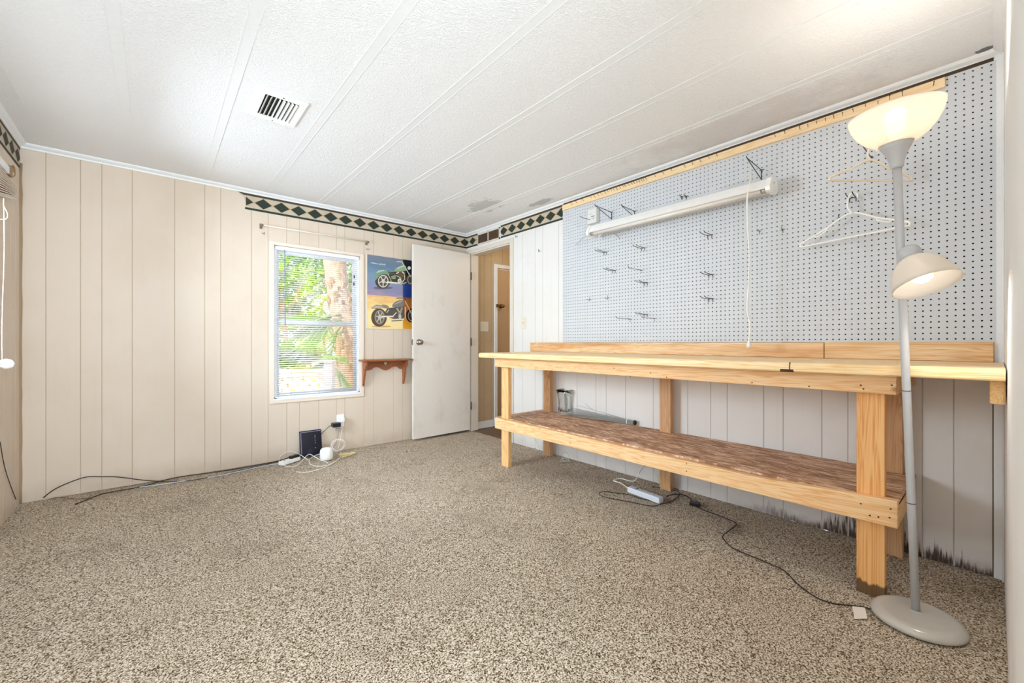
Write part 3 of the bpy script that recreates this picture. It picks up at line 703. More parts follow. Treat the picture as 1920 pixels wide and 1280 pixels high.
m1 += [('4C3F34', circ(1640, 900, 170, 200)), ('A8A296', circ(1640, 900, 110, 150)), ('4C473E', circ(1640, 900, 85, 120)),
       ('3B3A30', [(900, 640), (1480, 600), (1500, 950), (1350, 1090), (1150, 1030), (900, 900)]),
       ('7E9C84', [(430, 940), (415, 760), (450, 640), (560, 575), (700, 560), (850, 600), (930, 700), (880, 760), (800, 710), (690, 700), (570, 760), (500, 860)]),
       ('B9CDB6', [(440, 690), (540, 590), (700, 568), (820, 600), (700, 605), (560, 640)]),
       ('53614A', [(860, 590), (960, 660), (1100, 680), (1160, 700), (940, 720), (880, 680)]),
       ('8FA886', [(1085, 560), (1200, 470), (1380, 390), (1480, 440), (1490, 590), (1300, 625), (1090, 625)]),
       ('BCCBAC', [(1110, 545), (1220, 475), (1370, 410), (1440, 440), (1250, 520)]),
       ('8A9678', [(960, 780), (1130, 735), (1130, 880), (1000, 880)]),
       ('6B5238', circ(1310, 740, 130, 100)), ('E2DACA', bar(1150, 690, 1240, 640, 40)), ('E2DACA', bar(1350, 630, 1430, 690, 36)),
       ('E6DED2', circ(1265, 940, 68, 80)), ('B9B0A2', circ(1265, 940, 40, 48)),
       ('EEE4D4', bar(820, 980, 1200, 1020, 52)), ('D8CCB8', bar(1180, 1010, 1330, 1060, 40)), ('D2C6AE', bar(1420, 900, 1310, 1050, 34)), ('D2C6AE', bar(1430, 720, 1440, 900, 26)),
       ('CFC6AE', bar(1150, 760, 1330, 860, 22)), ('D8D0BE', bar(1340, 280, 1640, 800, 32)), ('D8D2C6', bar(1160, 285, 1350, 285, 28)), ('E8E6E0', circ(1590, 500, 55, 60)), ('D0C8B8', bar(1350, 1050, 1500, 990, 26)),
       ('C8BEA8', bar(870, 720, 980, 940, 20))]
art('green_motorcycle', m1, 680, 475, 18.29)
m2 = [('D9A868', circ(560, 1150, 300, 26)), ('5E4A3C', circ(490, 880, 235, 275)), ('9C9184', circ(510, 870, 150, 215)), ('6E6458', circ(510, 870, 118, 175)), ('C9C0B2', circ(510, 870, 50, 68))]
for k_ in range(6):
    an = math.radians(k_*60+10); m2.append(('CFC6B8', bar(510, 870, 510+125*math.cos(an), 870+185*math.sin(an), 26)))
m2 += [('2A211C', circ(1460, 820, 165, 210)), ('A89C90', circ(1475, 830, 120, 165)), ('3A332E', circ(1475, 830, 100, 140)), ('8E8478', circ(1475, 830, 34, 46)),
       ('5B5148', [(740, 600), (1240, 540), (1260, 880), (1200, 940), (900, 920), (700, 840), (680, 700)]),
       ('8C877F', [(255, 590), (350, 530), (420, 500), (560, 520), (600, 490), (720, 510), (800, 570), (780, 620), (640, 600), (480, 590), (420, 620), (260, 610)]),
       ('C4BEB2', [(290, 590), (400, 530), (560, 545), (640, 580), (430, 585)]),
       ('7E7A74', [(880, 560), (900, 480), (1000, 400), (1120, 355), (1230, 370), (1250, 480), (1200, 560), (1000, 575)]),
       ('AAA59C', [(920, 510), (1010, 430), (1130, 380), (1200, 400), (1060, 460)]),
       ('8A8074', bar(1040, 590, 1100, 800, 60)), ('A49A8C', bar(1180, 580, 1120, 780, 50)), ('C9C0B0', bar(1000, 600, 1120, 720, 18)), ('D8D0C0', bar(720, 740, 790, 640, 22)),
       ('C8BEB0', circ(1115, 850, 45, 70)), ('E9DFD0', bar(560, 850, 920, 850, 44)), ('E9DFD0', bar(900, 850, 1010, 730, 26)), ('E6DCCC', bar(820, 950, 1240, 930, 40)), ('5A4A3E', bar(860, 985, 1180, 965, 22)),
       ('DDD2C0', bar(1275, 560, 1275, 900, 26)), ('4A3A30', bar(1250, 310, 1330, 480, 22)), ('C8BCAC', bar(1270, 380, 1480, 800, 30)), ('7A5A48', bar(1010, 300, 1240, 300, 22))]
art('grey_motorcycle', m2, 680, 540, 16.0)
def text(name, body, size, loc, rot, mat, parent, squeeze=1.0):
    cu = bpy.data.curves.new(name, 'FONT'); cu.body = body; cu.size = size; cu.extrude = 0.0002
    tmp = bpy.data.objects.new('t', cu); me = bpy.data.meshes.new_from_object(tmp); bpy.data.objects.remove(tmp); bpy.data.curves.remove(cu)
    for v in me.vertices: v.co.x *= squeeze
    me.name = name; me.materials.append(mat); o = bpy.data.objects.new(name, me); link(o, parent)
    o.location = Vector(loc)-wloc(parent); o.rotation_euler = rot; return o
text('title_text', "military parade", 0.026, (1.650, YP-0.002, 1.838), (PI/2, 0, 0), ink('F2F0EC'), g)
text('caption_text', "military parade", 0.020, (1.665, YP-0.002, 1.488), (PI/2, 0, 0), ink('F8EFD8'), g)
mb = MB(); mb.box(px0-0.004, px0+0.001, YP-0.002, Y1-0.0003, pz0-0.003, pz1+0.003); mb.box(px0, px1, YP-0.002, Y1-0.0003, pz0-0.004, pz0); obj('edging', mb, plain('pale edge', 'E8E2D2', 0.4), g)

# ------------------------------------------------------------------ small wooden wall shelf with heart cut-out
sx0, sx1, sz = 1.560, 2.052, 0.872
g = thing('wall_shelf', ((sx0+sx1)/2, Y1, 0.6), 'small red brown wooden wall shelf with a heart cut-out', 'shelf')
mb = MB(); mb.box(sx0-0.03, sx1, Y1-0.145, Y1-0.001, sz-0.016, sz); obj('shelf_board', mb, M_SHELFW, g, bevel=0.003)
xm = (sx0+sx1)/2; hw = (sx1-sx0)/2-0.03
half = [(0.0, -0.118), (0.03, -0.110), (0.065, -0.088), (0.10, -0.080), (0.13, -0.086), (0.155, -0.108), (0.18, -0.110), (hw, -0.112)]
heart = [(0.0, -0.072), (0.012, -0.056), (0.022, -0.043), (0.021, -0.032), (0.011, -0.027), (0.0, -0.036)]
def bridge(half_o, half_i, top):
    mb = MB(); yf, yb = Y1-0.020, Y1-0.004
    for s in (1, -1):
        out = [(s*u, v) for u, v in half_o]+[(s*hw, top), (0.0, top)]
        inn = [(s*u, v) for u, v in half_i]
        # outline: bottom centre .. outer .. top centre, then heart from top notch down to tip
        poly = out+inn[::-1]
        mb.prism(poly, lambda u, v, w: (xm+u, w, sz+v), yf, yb)
    return mb
obj('back_board', bridge(half, heart, -0.016), M_SHELFW, g)
for xx in (sx0+0.012, sx1-0.05):
    pr = [(0, 0), (0.105, 0), (0.108, -0.035), (0.085, -0.060), (0.068, -0.085), (0.062, -0.115), (0.050, -0.150), (0.036, -0.195), (0.026, -0.235), (0.012, -0.252), (0, -0.250)]
    mb = MB(); mb.prism(pr, lambda u, v, w: (w, Y1-0.004-u, sz-0.016+v), xx-0.009, xx+0.009); obj('bracket', mb, M_SHELFW, g, bevel=0.002)

# ------------------------------------------------------------------ pegboard
XP = 2.806; PY0, PY1, PZ0, PZ1 = -0.004, 2.553, 1.044, 2.283; PIT = 0.02664
mb = MB(); ncol = int((PY1-PY0)/PIT); nrow = int((PZ1-PZ0)/PIT); cw = (PY1-PY0)/ncol; ch = (PZ1-PZ0)/nrow; R = 0.0038
V = []; F = []
idx = {}
for i in range(ncol+1):
    for j in range(nrow+1): idx[i, j] = len(V); V.append((XP, PY0+i*cw, PZ0+j*ch))
for i in range(ncol):
    for j in range(nrow):
        cy_, cz_ = PY0+(i+.5)*cw, PZ0+(j+.5)*ch; b0 = len(V)
        for xx in (XP, XP+0.005):
            for k_ in range(8):
                an = PI/8+k_*PI/4; V.append((xx, cy_+R*math.cos(an), cz_+R*math.sin(an)))
        A, B, Cc, D = idx[i, j], idx[i+1, j], idx[i+1, j+1], idx[i, j+1]
        o_ = [b0+k_ for k_ in range(8)]
        # ring vertices 0..7 start at 22.5 deg: 0,1 upper right, 2,3 upper left, 4,5 lower left, 6,7 lower right
        F += [(B, Cc, o_[0], o_[7]), (Cc, o_[1], o_[0]), (Cc, D, o_[2], o_[1]), (D, o_[3], o_[2]), (D, A, o_[4], o_[3]), (A, o_[5], o_[4]), (A, B, o_[6], o_[5]), (B, o_[7], o_[6])]
        F += [(o_[k_], o_[(k_+1) % 8], b0+8+(k_+1) % 8, b0+8+k_) for k_ in range(8)]
mb.v = V; mb.f = [list(f) for f in F]; mb.mi = [0]*len(F); mb.sm = [False]*len(F)
def fr_(y0, y1, z0, z1, mi): mb.box(XP+0.0001, XP+0.0052, y0, y1, z0, z1, mi)
fr_(PY0-0.001, PY0, PZ0, PZ1, 0); fr_(PY1, PY1+0.001, PZ0, PZ1, 0); fr_(PY0, PY1, PZ0-0.001, PZ0, 0)
mb.box(XP+0.012, X2-0.0005, PY0+0.002, PY1-0.002, PZ0+0.002, PZ1-0.001, 1)  # dark sheet painted to stand for the shade inside the peg holes
tag(obj('pegboard', mb, [M_PEG, plain('painted hole shade', '1E1813', 0.9)]), 'large white perforated pegboard above the workbench', 'pegboard')
# wood strip with nails along the top
g = thing('nail_strip', (2.79, 1.35, 2.23), 'narrow pine strip full of nails along the top of the pegboard', 'wood strip')
mb = MB(); mb.box(2.788, XP-0.0005, 0.150, 2.545, 2.232, 2.278); obj('strip', mb, M_STRIP, g, bevel=0.001)
npx = [1073, 1082, 1094, 1109, 1116, 1123, 1129, 1136, 1141, 1147, 1152, 1158, 1164, 1170, 1174, 1180, 1186, 1190, 1195, 1200, 1204, 1208, 1213, 1229, 1245, 1260, 1285, 1299, 1314, 1330, 1345, 1454, 1472, 1500, 1515, 1531, 1548, 1564, 1580, 1600, 1623, 1646, 1668, 1692, 1750]
for i, p in enumerate(npx):
    y = onx(p, 300, 2.788).y; dz = random.uniform(-.003, .004); ln = random.uniform(0.020, 0.032)
    mb = MB(); a_ = Vector((2.789, y, 2.256+dz)); e_ = a_+Vector((-ln*0.8, -0.002+random.uniform(-.002, .002), ln*0.35))
    mb.tube([a_, e_], 0.0013, 6); mb.lathe([(0.0, 0.0012), (0.0028, 0.001), (0.0028, 0)], e_, (-1, 0, 0.4), 8)
    obj('nail', mb, M_DKSTEEL, g)

# ------------------------------------------------------------------ shop light
g = thing('fluorescent_shop_light', (2.67, 1.48, 1.90), 'long white fluorescent shop light hanging across the pegboard', 'light fixture')
fy0, fy1 = 0.835, 2.125; zt = 1.985
prof = [(2.735, 0.0), (2.690, 0.004), (2.655, -0.010), (2.635, -0.040), (2.622, -0.066), (2.628, -0.070), (2.650, -0.062), (2.660, -0.040), (2.730, -0.040), (2.745, -0.066), (2.750, -0.066), (2.745, -0.020)]
mb = MB(); mb.prism(prof, lambda u, v, w: (u, w, zt+v), fy0+0.012, fy1-0.012); obj('housing', mb, plain('white enamel metal', 'F1EFEC', 0.35), g, bevel=0.0015)
for (y_, s) in ((fy0, -1), (fy1, 1)):
    cp = [(2.740, 0.004), (2.690, 0.008), (2.650, -0.006), (2.618, -0.060), (2.622, -0.084), (2.640, -0.090), (2.730, -0.086), (2.752, -0.066), (2.750, -0.015)]
    mb = MB(); mb.prism(cp, lambda u, v, w: (u, w, zt+v), y_-0.012, y_+0.014)
    mb.lathe([(0, 0.002), (0.004, 0.001), (0.004, -0.002)], (2.685, y_+s*0.0125, zt-0.03), (0, s, 0), 8, 1)
    obj('end_cap', mb, [M_WHITEPL, M_STEEL], g, bevel=0.002)
mb = MB(); mb.tube([(2.655, fy0+0.016, zt-0.072), (2.655, fy1-0.016, zt-0.072)], 0.0155, 16); obj('tube_lamp', mb, plain('unlit fluorescent tube', 'ECE8E4', 0.25), g)
for y_ in (fy0+0.03, fy1-0.03):
    mb = MB(); mb.tube([(2.655, y_-0.014, zt-0.072), (2.655, y_+0.014, zt-0.072)], 0.0162, 16); obj('tube_end', mb, plain('tube end metal', 'B9B2A8', 0.3, 0.8), g)
# suspension and power cord with plug
xq = 2.60
cp = [onx(1409, 326, 2.71), onx(1408, 336, 2.66), onx(1404, 350, 2.60), onx(1401, 375, 2.60), onx(1402, 430, 2.60), onx(1405, 480, 2.60), onx(1403, 540, 2.60), onx(1401, 580, 2.60), onx(1406, 610, 2.60), onx(1404, 642, 2.60)]
mb = MB(); mb.tube(spline(cp), 0.0044, 8); mb.tube(spline([onx(1409, 326, 2.71), onx(1370, 342, 2.72), onx(1330, 358, 2.72)]), 0.002, 6)
cd = obj('power_cord', mb, M_CORDW, g)
e_ = cp[-1]; mb = MB(); mb.lathe([(0.0, 0.018), (0.004, 0.017), (0.006, 0.004), (0.012, -0.014), (0.0125, -0.030), (0.0, -0.031)], e_, (0, 0, 1), 12); obj('plug', mb, M_WHITEPL, cd)
mb = MB(); mb.tube(spline([onx(1107, 434, 2.66), onx(1100, 442, 2.68), onx(1090, 449, 2.72), onx(1079, 459, 2.79)]), 0.0022, 6); mb.tube(spline([onx(1132, 438, 2.70), onx(1150, 438, 2.72), onx(1159, 443, 2.78), onx(1161, 447, 2.80)]), 0.0022, 6)
obj('loose_wire', mb, plain('grey wire', 'A9ABA8', 0.5), g)
# box on the pegboard
p = onx(1113, 406, 2.79); mb = MB(); mb.obox((2.785, p.y, p.z), (0.020, 0, 0), (0, 0.047, 0), (0, 0, 0.060))
g2_ = thing('junction_box', (2.785, p.y, p.z-0.06), 'small white box fixed to the pegboard above the far end of the shop light', 'box')
obj('body', mb, plain('white card', 'DFE0DC', 0.5), g2_, bevel=0.003)
mb = MB(); mb.box(2.7643, 2.7649, p.y-0.030, p.y+0.005, p.z-0.008, p.z-0.001); mb.box(2.7643, 2.7649, p.y-0.03, p.y-0.008, p.z-0.024, p.z-0.019); mb.box(2.7643, 2.7649, p.y-0.006, p.y+0.040, p.z+0.020, p.z+0.021); obj('label_print', mb, plain('grey print', '7A7C78', 0.6), g2_)

# ------------------------------------------------------------------ peg hooks
XB = XP-0.0005
def peg_double(px, py, label, ln=0.110, grp='double peg hooks'):
    c = onx(px, py, XB); y, z = c.y, c.z
    g = thing('peg_hook', c, label, 'peg hook', grp)
    for s in (-1, 1):
        mb = MB(); mb.tube(([(XB-0.003, y+s*0.0135, z), (XB-ln*0.5, y+s*0.0135, z-0.001), (XB-ln*0.88, y+s*0.0135, z+0.001), (XB-ln*0.95, y+s*0.0135, z+0.004), (XB-ln, y+s*0.0135, z+0.010)]), 0.0021, 7); obj('prong', mb, M_DKSTEEL, g)
    mb = MB(); mb.tube([(XB-0.004, y-0.020, z), (XB-0.004, y+0.020, z)], 0.0022, 7)
    for s in (-1, 1): mb.tube([(XB-0.003, y+s*0.0135, z+0.001), (XB-0.003, y+s*0.0135, z-0.022)], 0.0018, 6)
    obj('back_wire', mb, M_STEEL, g)
for px, py, lb in ((1135, 473, 'double peg hook under the far end of the shop light'), (1206, 465, 'double peg hook below the middle of the shop light, highest of its column'),
                   (1151, 507, 'double peg hook in the second row of the far column'), (1211, 530, 'double peg hook directly below the long single hook'),
                   (1211, 589, 'double peg hook just above the lowest long single hook'),
                   (1331, 441, 'double peg hook midway to the hanging cord, topmost of three'), (1333, 515, 'double peg hook, middle of three near the hanging cord'),
                   (1333, 560, 'double peg hook, lowest of three near the hanging cord'), (1599, 371, 'double peg hook carrying the lower white hanger')):
    peg_double(px, py, lb, 0.085 if px > 1500 else 0.118)
def peg_single(px, py, label, ln=0.11, up=0.012, thick=0.0020, mat=M_STEEL):
    c = onx(px, py, XB); y, z = c.y, c.z; mb = MB()
    mb.tube(spline([(XB-0.002, y, z-0.020), (XB-0.004, y, z), (XB-ln*0.5, y, z+0.001), (XB-ln*0.93, y, z+0.002), (XB-ln, y, z+up)], 5), thick, 7)
    mb.tube([(XB-0.003, y-0.010, z-0.001), (XB-0.003, y+0.010, z-0.001)], thick, 6)
    tag(obj('long_peg_hook', mb, mat), label, 'peg hook', 'single peg hooks')
peg_single(1203, 507, 'long single peg hook between two double hooks', 0.18, 0.024)
peg_single(1182, 598, 'long single peg hook lowest toward the doorway', 0.19, 0.014)
peg_single(1227, 597, 'long single peg hook beside the lowest double hook', 0.17, 0.010)
peg_single(1112, 414, 'long single peg hook in front of the white box', 0.17, 0.008, 0.0024)
peg_single(1287, 368, 'short peg hook above the shop light, midway along it', 0.035, 0.008, 0.0026, M_DKSTEEL)
peg_single(1279, 369, 'second short peg hook above the shop light, midway along it', 0.035, 0.008, 0.0026, M_DKSTEEL)
peg_single(1424, 433, 'tiny peg hook under the near end of the shop light', 0.022, 0.010, 0.0015)
peg_single(1468, 430, 'tiny curved peg hook farther along from the shop light', 0.026, 0.012, 0.0016)
peg_single(1574, 408, 'tiny peg hook beside the shoulder of the lower hanger', 0.026, 0.012, 0.0018)
peg_single(1633, 296, 'long peg hook carrying the upper hanger', 0.215, 0.015, 0.0030)
for px, py, lb in ((1106, 562, 'small cross-shaped peg hook low on the pegboard, nearer the doorway'), (1140, 559, 'small cross-shaped peg hook low on the pegboard, with curled tip')):
    c = onx(px, py, XB); mb = MB(); mb.tube([(XB-0.006, c.y, c.z-0.012), (XB-0.006, c.y, c.z+0.022)], 0.0015, 6); mb.tube(spline([(XB-0.004, c.y-0.018, c.z), (XB-0.006, c.y, c.z), (XB-0.030, c.y+0.004, c.z-0.002), (XB-0.036, c.y+0.004, c.z+0.006)]), 0.0016, 6)
    tag(obj('small_peg_hook', mb, M_STEEL), lb, 'peg hook', 'small peg hooks')
def tri_bracket(px, py, label, s=1.0):
    c = onx(px, py, XB); y, z = c.y, c.z; mb = MB()
    tip = (XB-0.21*s, y+0.004, z+0.012*s)
    for s2 in (0,):
        mb.tube([(XB-0.003, y, z), tip], 0.0024, 7); mb.tube([(XB-0.003, y, z-0.055*s), tip], 0.0024, 7); mb.tube([(XB-0.003, y, z), (XB-0.003, y, z-0.055*s)], 0.0022, 7)
    mb.tube([(XB-0.004, y-0.014, z), (XB-0.004, y+0.010, z)], 0.0024, 6); mb.tube([tip, (tip[0]-0.006, tip[1], tip[2]+0.010)], 0.0022, 6)
    tag(obj('wire_bracket', mb, M_DKSTEEL), label, 'bracket', 'wire brackets holding the shop light')
tri_bracket(1147, 398, 'triangular wire bracket beside the white box on the pegboard')
tri_bracket(1190, 396, 'triangular wire bracket next along from the white box', 0.8)
tri_bracket(1428, 319, 'triangular wire bracket above the near end of the shop light', 1.05)

# ------------------------------------------------------------------ clothes hangers
def hanger(top, bar_c, dirv, hw, zs, label, mat, r=0.0052, loops=True):
    d = Vector(dirv).normalized(); up = Vector((0, 0, 1)); B = Vector(bar_c); nk = Vector((B.x, B.y, zs))
    def P(u, v): return nk+d*u+up*v
    zb = B.z-zs
    L = [P(0, 0), P(-hw*0.5, zb*0.45), P(-hw*0.93, zb*0.80), P(-hw, zb*0.90), P(-hw*0.985, zb*0.985), P(-hw*0.93, zb), P(0, zb), P(hw*0.93, zb), P(hw*0.985, zb*0.985), P(hw, zb*0.90), P(hw*0.93, zb*0.80), P(hw*0.5, zb*0.45)]
    g = thing('clothes_hanger', nk, label, 'hanger', 'clothes hangers on the pegboard')
    mb = MB(); mb.tube(spline(L, 8, True), r, 10, closed=True)
    if loops:
        for s in (-1, 1): mb.tube(spline([P(s*hw*0.46, zb*0.44), P(s*hw*0.47, zb*0.52), P(s*hw*0.52, zb*0.58), P(s*hw*0.66, zb*0.70), P(s*hw*0.70, zb*0.64)]), r*0.8, 8)
    obj('frame', mb, mat, g)
    T = Vector(top); h = T.z-zs; mb = MB()
    mb.tube(spline([P(0.004, -0.002), P(-0.002, h*0.10), P(-0.012, h*0.30), P(-0.013, h*0.62), P(-0.004, h*0.90), P(0.012, h*0.98), P(0.026, h*0.86), P(0.028, h*0.66)]), r*0.85, 10)
    obj('hook', mb, mat, g)
c = onx(1594, 400, 2.74); bl_ = onx(1503, 459, 2.74)
hanger((2.74, c.y, onx(1594, 366, 2.74).z+0.012), (2.74, 0.487, 1.588), (0, -1, 0.06), 0.222, c.z, 'white plastic clothes hanger, the lower of two on the pegboard', M_WHITEPL)
c = onf(1632, 338, 1.98)
hanger((c.x, c.y, onf(1632, 278, 1.98).z), (c.x, c.y, c.z), (C_, -S_, 0), 0.195, onf(1632, 300, 1.98).z, 'cream plastic clothes hanger behind the upper lamp shade', plain('cream plastic', 'EFE2CD', 0.35), loops=False)

# ------------------------------------------------------------------ workbench
g = thing('workbench', (2.47, 1.45, 0), 'long homemade pine workbench with lower strand board shelf', 'workbench')
XF = 2.110; ZB, ZT = 0.912, 0.954
def top_board(y0, y1, nm, round_end, notch):
    # cross section with bullnose front, extruded along Y
    th = ZT-ZB; r = th/2; ra, rb = 0.015, 0.008; prof = [(2.784, ZT), (XF+r, ZT), (XF+ra, ZT)]+[(XF+ra-ra*math.sin(a_), ZT-ra+ra*math.cos(a_)) for a_ in [PI/2*i/5 for i in range(1, 6)]]+[(XF+rb-rb*math.cos(a_), ZB+rb-rb*math.sin(a_)) for a_ in [PI/2*i/4 for i in range(0, 5)]]+[(XF+r, ZB), (2.784, ZB)]
    ys = [y0+(y1-y0)*i/30 for i in range(31)]
    if round_end: ys += [y1+r*math.sin(PI/2*i/6) for i in range(1, 7)]
    mb = MB(); vs = []; n = len(prof)
    for y in ys:
        k_ = 1.0
        if y > y1: k_ = math.cos(math.asin(min(1, (y-y1)/r)))
        for (x, z) in prof:
            zz_ = (ZB+ZT)/2+(z-(ZB+ZT)/2)*max(k_, 0.02)
            xx = x if x > XF+r or y <= y1 else XF+r+(x-XF-r)*max(k_, 0.02)
            vs.append((xx, y, zz_))
    fs = [(i*n+k_, i*n+(k_+1) % n, (i+1)*n+(k_+1) % n, (i+1)*n+k_) for i in range(len(ys)-1) for k_ in range(n)]
    fs += [tuple(range(n))[::-1], tuple((len(ys)-1)*n+k_ for k_ in range(n))]
    mb.add(vs, fs); return obj(nm, mb, M_TOP, g)
ta = top_board(0.588, 2.885, 'top_board', True, True); tb = top_board(Y3+0.004, 0.584, 'top_board', False, False)
mb = MB(); mb.prism([(XF-0.001, ZB-0.001), (XF+0.02, ZB-0.001), (XF+0.012, ZB+0.006), (XF-0.001, ZB+0.011)], lambda u, v, w: (u, w, v), 0.572, 0.622); mb.prism([(XF-0.0015, ZB), (XF+0.004, ZB), (XF+0.004, ZT), (XF-0.0005, ZT)], lambda u, v, w: (u, w, v), 0.5845, 0.5875)
obj('seam_gap', mb, plain('dark seam', '4A2E16', 0.8), ta, label='dark chipped notch where the two top boards meet')
mb = MB(); mb.box(2.786, 2.8235, 0.612, 2.965, ZT+0.0005, 1.041); obj('backsplash', mb, M_BACKSPL, g, bevel=0.0025)
mb = MB(); mb.box(2.786, 2.8235, 0.002, 0.609, ZT+0.0005, 1.043); obj('backsplash', mb, M_BACKSPL, g, bevel=0.0025)
mb = MB(); mb.box(2.197, 2.235, 0.250, 2.778, 0.835, ZB-0.0005); obj('upper_front_rail', mb, M_PINE_Y, g, bevel=0.003)
mb = MB(); mb.box(2.236, 2.780, 0.250, 0.287, 0.835, ZB-0.0005); obj('upper_side_rail', mb, M_PINE_X, g, bevel=0.003)
mb = MB(); mb.box(2.236, 2.780, 2.740, 2.777, 0.835, ZB-0.0005); obj('upper_side_rail', mb, M_PINE_X, g, bevel=0.003)
mb = MB(); yy = [0.246, 0.36, 0.75, 1.7, 2.778]; tt = [0.421, 0.413, 0.392, 0.398, 0.402]
vs = []
for y, t_ in zip(yy, tt): vs += [(2.197, y, 0.312), (2.235, y, 0.312), (2.235, y, t_), (2.197, y, t_)]
fs = [(0, 1, 2, 3), (16, 19, 18, 17)]+[(i*4+k_, i*4+4+k_, i*4+4+(k_+1) % 4, i*4+(k_+1) % 4) for i in range(4) for k_ in range(4)]
mb.add(vs, fs); obj('lower_front_rail', mb, M_PINE_Y, g, bevel=0.003)
mb = MB(); mb.box(2.236, 2.780, 0.247, 0.286, 0.312, 0.405); obj('lower_side_rail', mb, M_PINE_X, g, bevel=0.003)
mb = MB(); mb.box(2.236, 2.780, 2.741, 2.778, 0.312, 0.392); obj('lower_side_rail', mb, M_PINE_X, g, bevel=0.003)
for (y0, y1) in ((0.288, 0.379), (2.648, 2.738)):
    mb = MB(); mb.box(2.236, 2.276, y0, y1, -0.004, ZB-0.0008); obj('leg', mb, M_PINE_ZF if y0 < 1 else M_PINE_Z, g, bevel=0.004)
for (y0, y1) in ((0.288, 0.375), (1.478, 1.562), (2.648, 2.735)):
    mb = MB(); mb.box(2.735, 2.782, y0, y1, -0.004, ZB-0.0008); obj('leg', mb, M_PINEB_Z, g, bevel=0.004)
mb = MB(); Xs = [2.2355, 2.278, 2.733, 2.790]
# shelf board with notches where the legs pass
Y_ = [0.247, 0.286, 0.381, 1.476, 1.564, 2.646, 2.740, 2.80]
def top_z(y): 
    for i in range(4):
        if yy[i] <= y <= yy[i+1]: return tt[i]+(tt[i+1]-tt[i])*(y-yy[i])/(yy[i+1]-yy[i])
    return 0.402
for i in range(3):
    for j in range(7):
        if i == 0 and j in (1, 5): continue
        if i == 2 and j in (1, 3, 5): continue
        z = 0.4055; mb.box(Xs[i], Xs[i+1], Y_[j], Y_[j+1], z-0.011, z)
obj('shelf_board', mb, M_OSB, g)
mb = MB(); mb.box(2.165, 2.775, Y3+0.003, 0.011, 0.830, ZB-0.0005); obj('cleat', mb, wood('pine cleat', 'E2A964', 'F0CD96', 'x', 0.1), g, bevel=0.006)
mb = MB()
for (px, py, xx) in ((937, 682, 2.197), (939, 678, 2.197), (973, 683, 2.197), (1005, 689, 2.197), (1151, 690, 2.197), (1182, 706, 2.197), (1220, 699, 2.197), (1250, 707, 2.197), (1410, 717, 2.197), (1517, 724, 2.197), (1614, 722, 2.197), (1619, 729, 2.197), (1672, 722, 2.197),
                     (935, 790, 2.197), (947, 800, 2.197), (1012, 804, 2.197), (1069, 821, 2.197), (1069, 831, 2.197), (1287, 869, 2.197), (1287, 883, 2.197), (1614, 944, 2.197), (1670, 954, 2.197), (1631, 966, 2.197), (1647, 969, 2.197), (1668, 970, 2.197)):
    q = onx(px, py, xx); mb.lathe([(0.0, 0.0008), (0.0030, 0.0006), (0.0034, 0.0)], (xx, q.y, q.z), (-1, 0, 0), 8)
obj('screw_heads', mb, plain('rusty screw heads', '4A2D1C', 0.6, 0.3), g)['kind'] = 'stuff'

# ------------------------------------------------------------------ things on the bench shelf
ZS = 0.4065
def vase(px, py, w, h, label, twist):
    c = onz(px, py, ZS); g = thing('glass_vase', (c.x, c.y, ZS), label, 'vase', None)
    mb = MB(); N = 4; n = 32; prof = [(0.0, 0.006), (0.72, 0.0), (0.80, 0.06), (0.70, 0.30), (0.74, 0.55), (0.84, 0.80), (1.0, 1.0)]
    def ringp(sc, z, tw):
        out = []
        for k_ in range(n):
            a_ = 2*PI*k_/n; m_ = max(abs(math.cos(a_)), abs(math.sin(a_))); rr = w/2*sc/m_**0.75*(1+0.04*math.sin(6*a_+z*30))
            out.append((c.x+rr*math.cos(a_+tw), c.y+rr*math.sin(a_+tw), ZS+0.0006+z))
        return out
    outer = [(0.55, 0.0), (0.80, 0.0), (0.84, 0.08*h), (0.74, 0.32*h), (0.78, 0.58*h), (0.88, 0.82*h), (1.0, h)]
    inner = [(0.93, h), (0.80, 0.82*h), (0.70, 0.58*h), (0.66, 0.32*h), (0.72, 0.12*h), (0.3, 0.08*h)]
    vs = []; rows = outer+inner
    for i, (sc, z) in enumerate(rows): vs += ringp(sc, z, twist*z/h)
    R_ = len(rows); fs = [(i*n+k_, i*n+(k_+1) % n, (i+1)*n+(k_+1) % n, (i+1)*n+k_) for i in range(R_-1) for k_ in range(n)]
    fs += [tuple(range(n))[::-1], tuple((R_-1)*n+k_ for k_ in range(n))]
    mb.add(vs, fs, 0, True); ob = obj('body', mb, M_GLASS, g)
    bm = bmesh.new(); bm.from_mesh(ob.data); bmesh.ops.recalc_face_normals(bm, faces=bm.faces); bm.to_mesh(ob.data); bm.free(); return g
vase(1060, 775, 0.125, 0.215, 'taller clear glass vase on the bench shelf, nearer the wire bundle', 0.25)
vase(1042, 767, 0.100, 0.180, 'smaller rippled glass vase tucked behind the taller one', 0.8)
g = thing('wire_bundle', onz(1140, 790, ZS), 'bundle of thin grey wires with a white tie on the bench shelf', 'wire bundle')
mb = MB(); e0 = onz(1190, 797, ZS)+Vector((0, 0, 0.020)); tie = onz(1177, 795, ZS)+Vector((0, 0, 0.020)); f0 = onz(1072, 777, ZS)+Vector((0, 0, 0.02))
ax = (f0-tie).normalized(); sd = Vector((-ax.y, ax.x, 0))
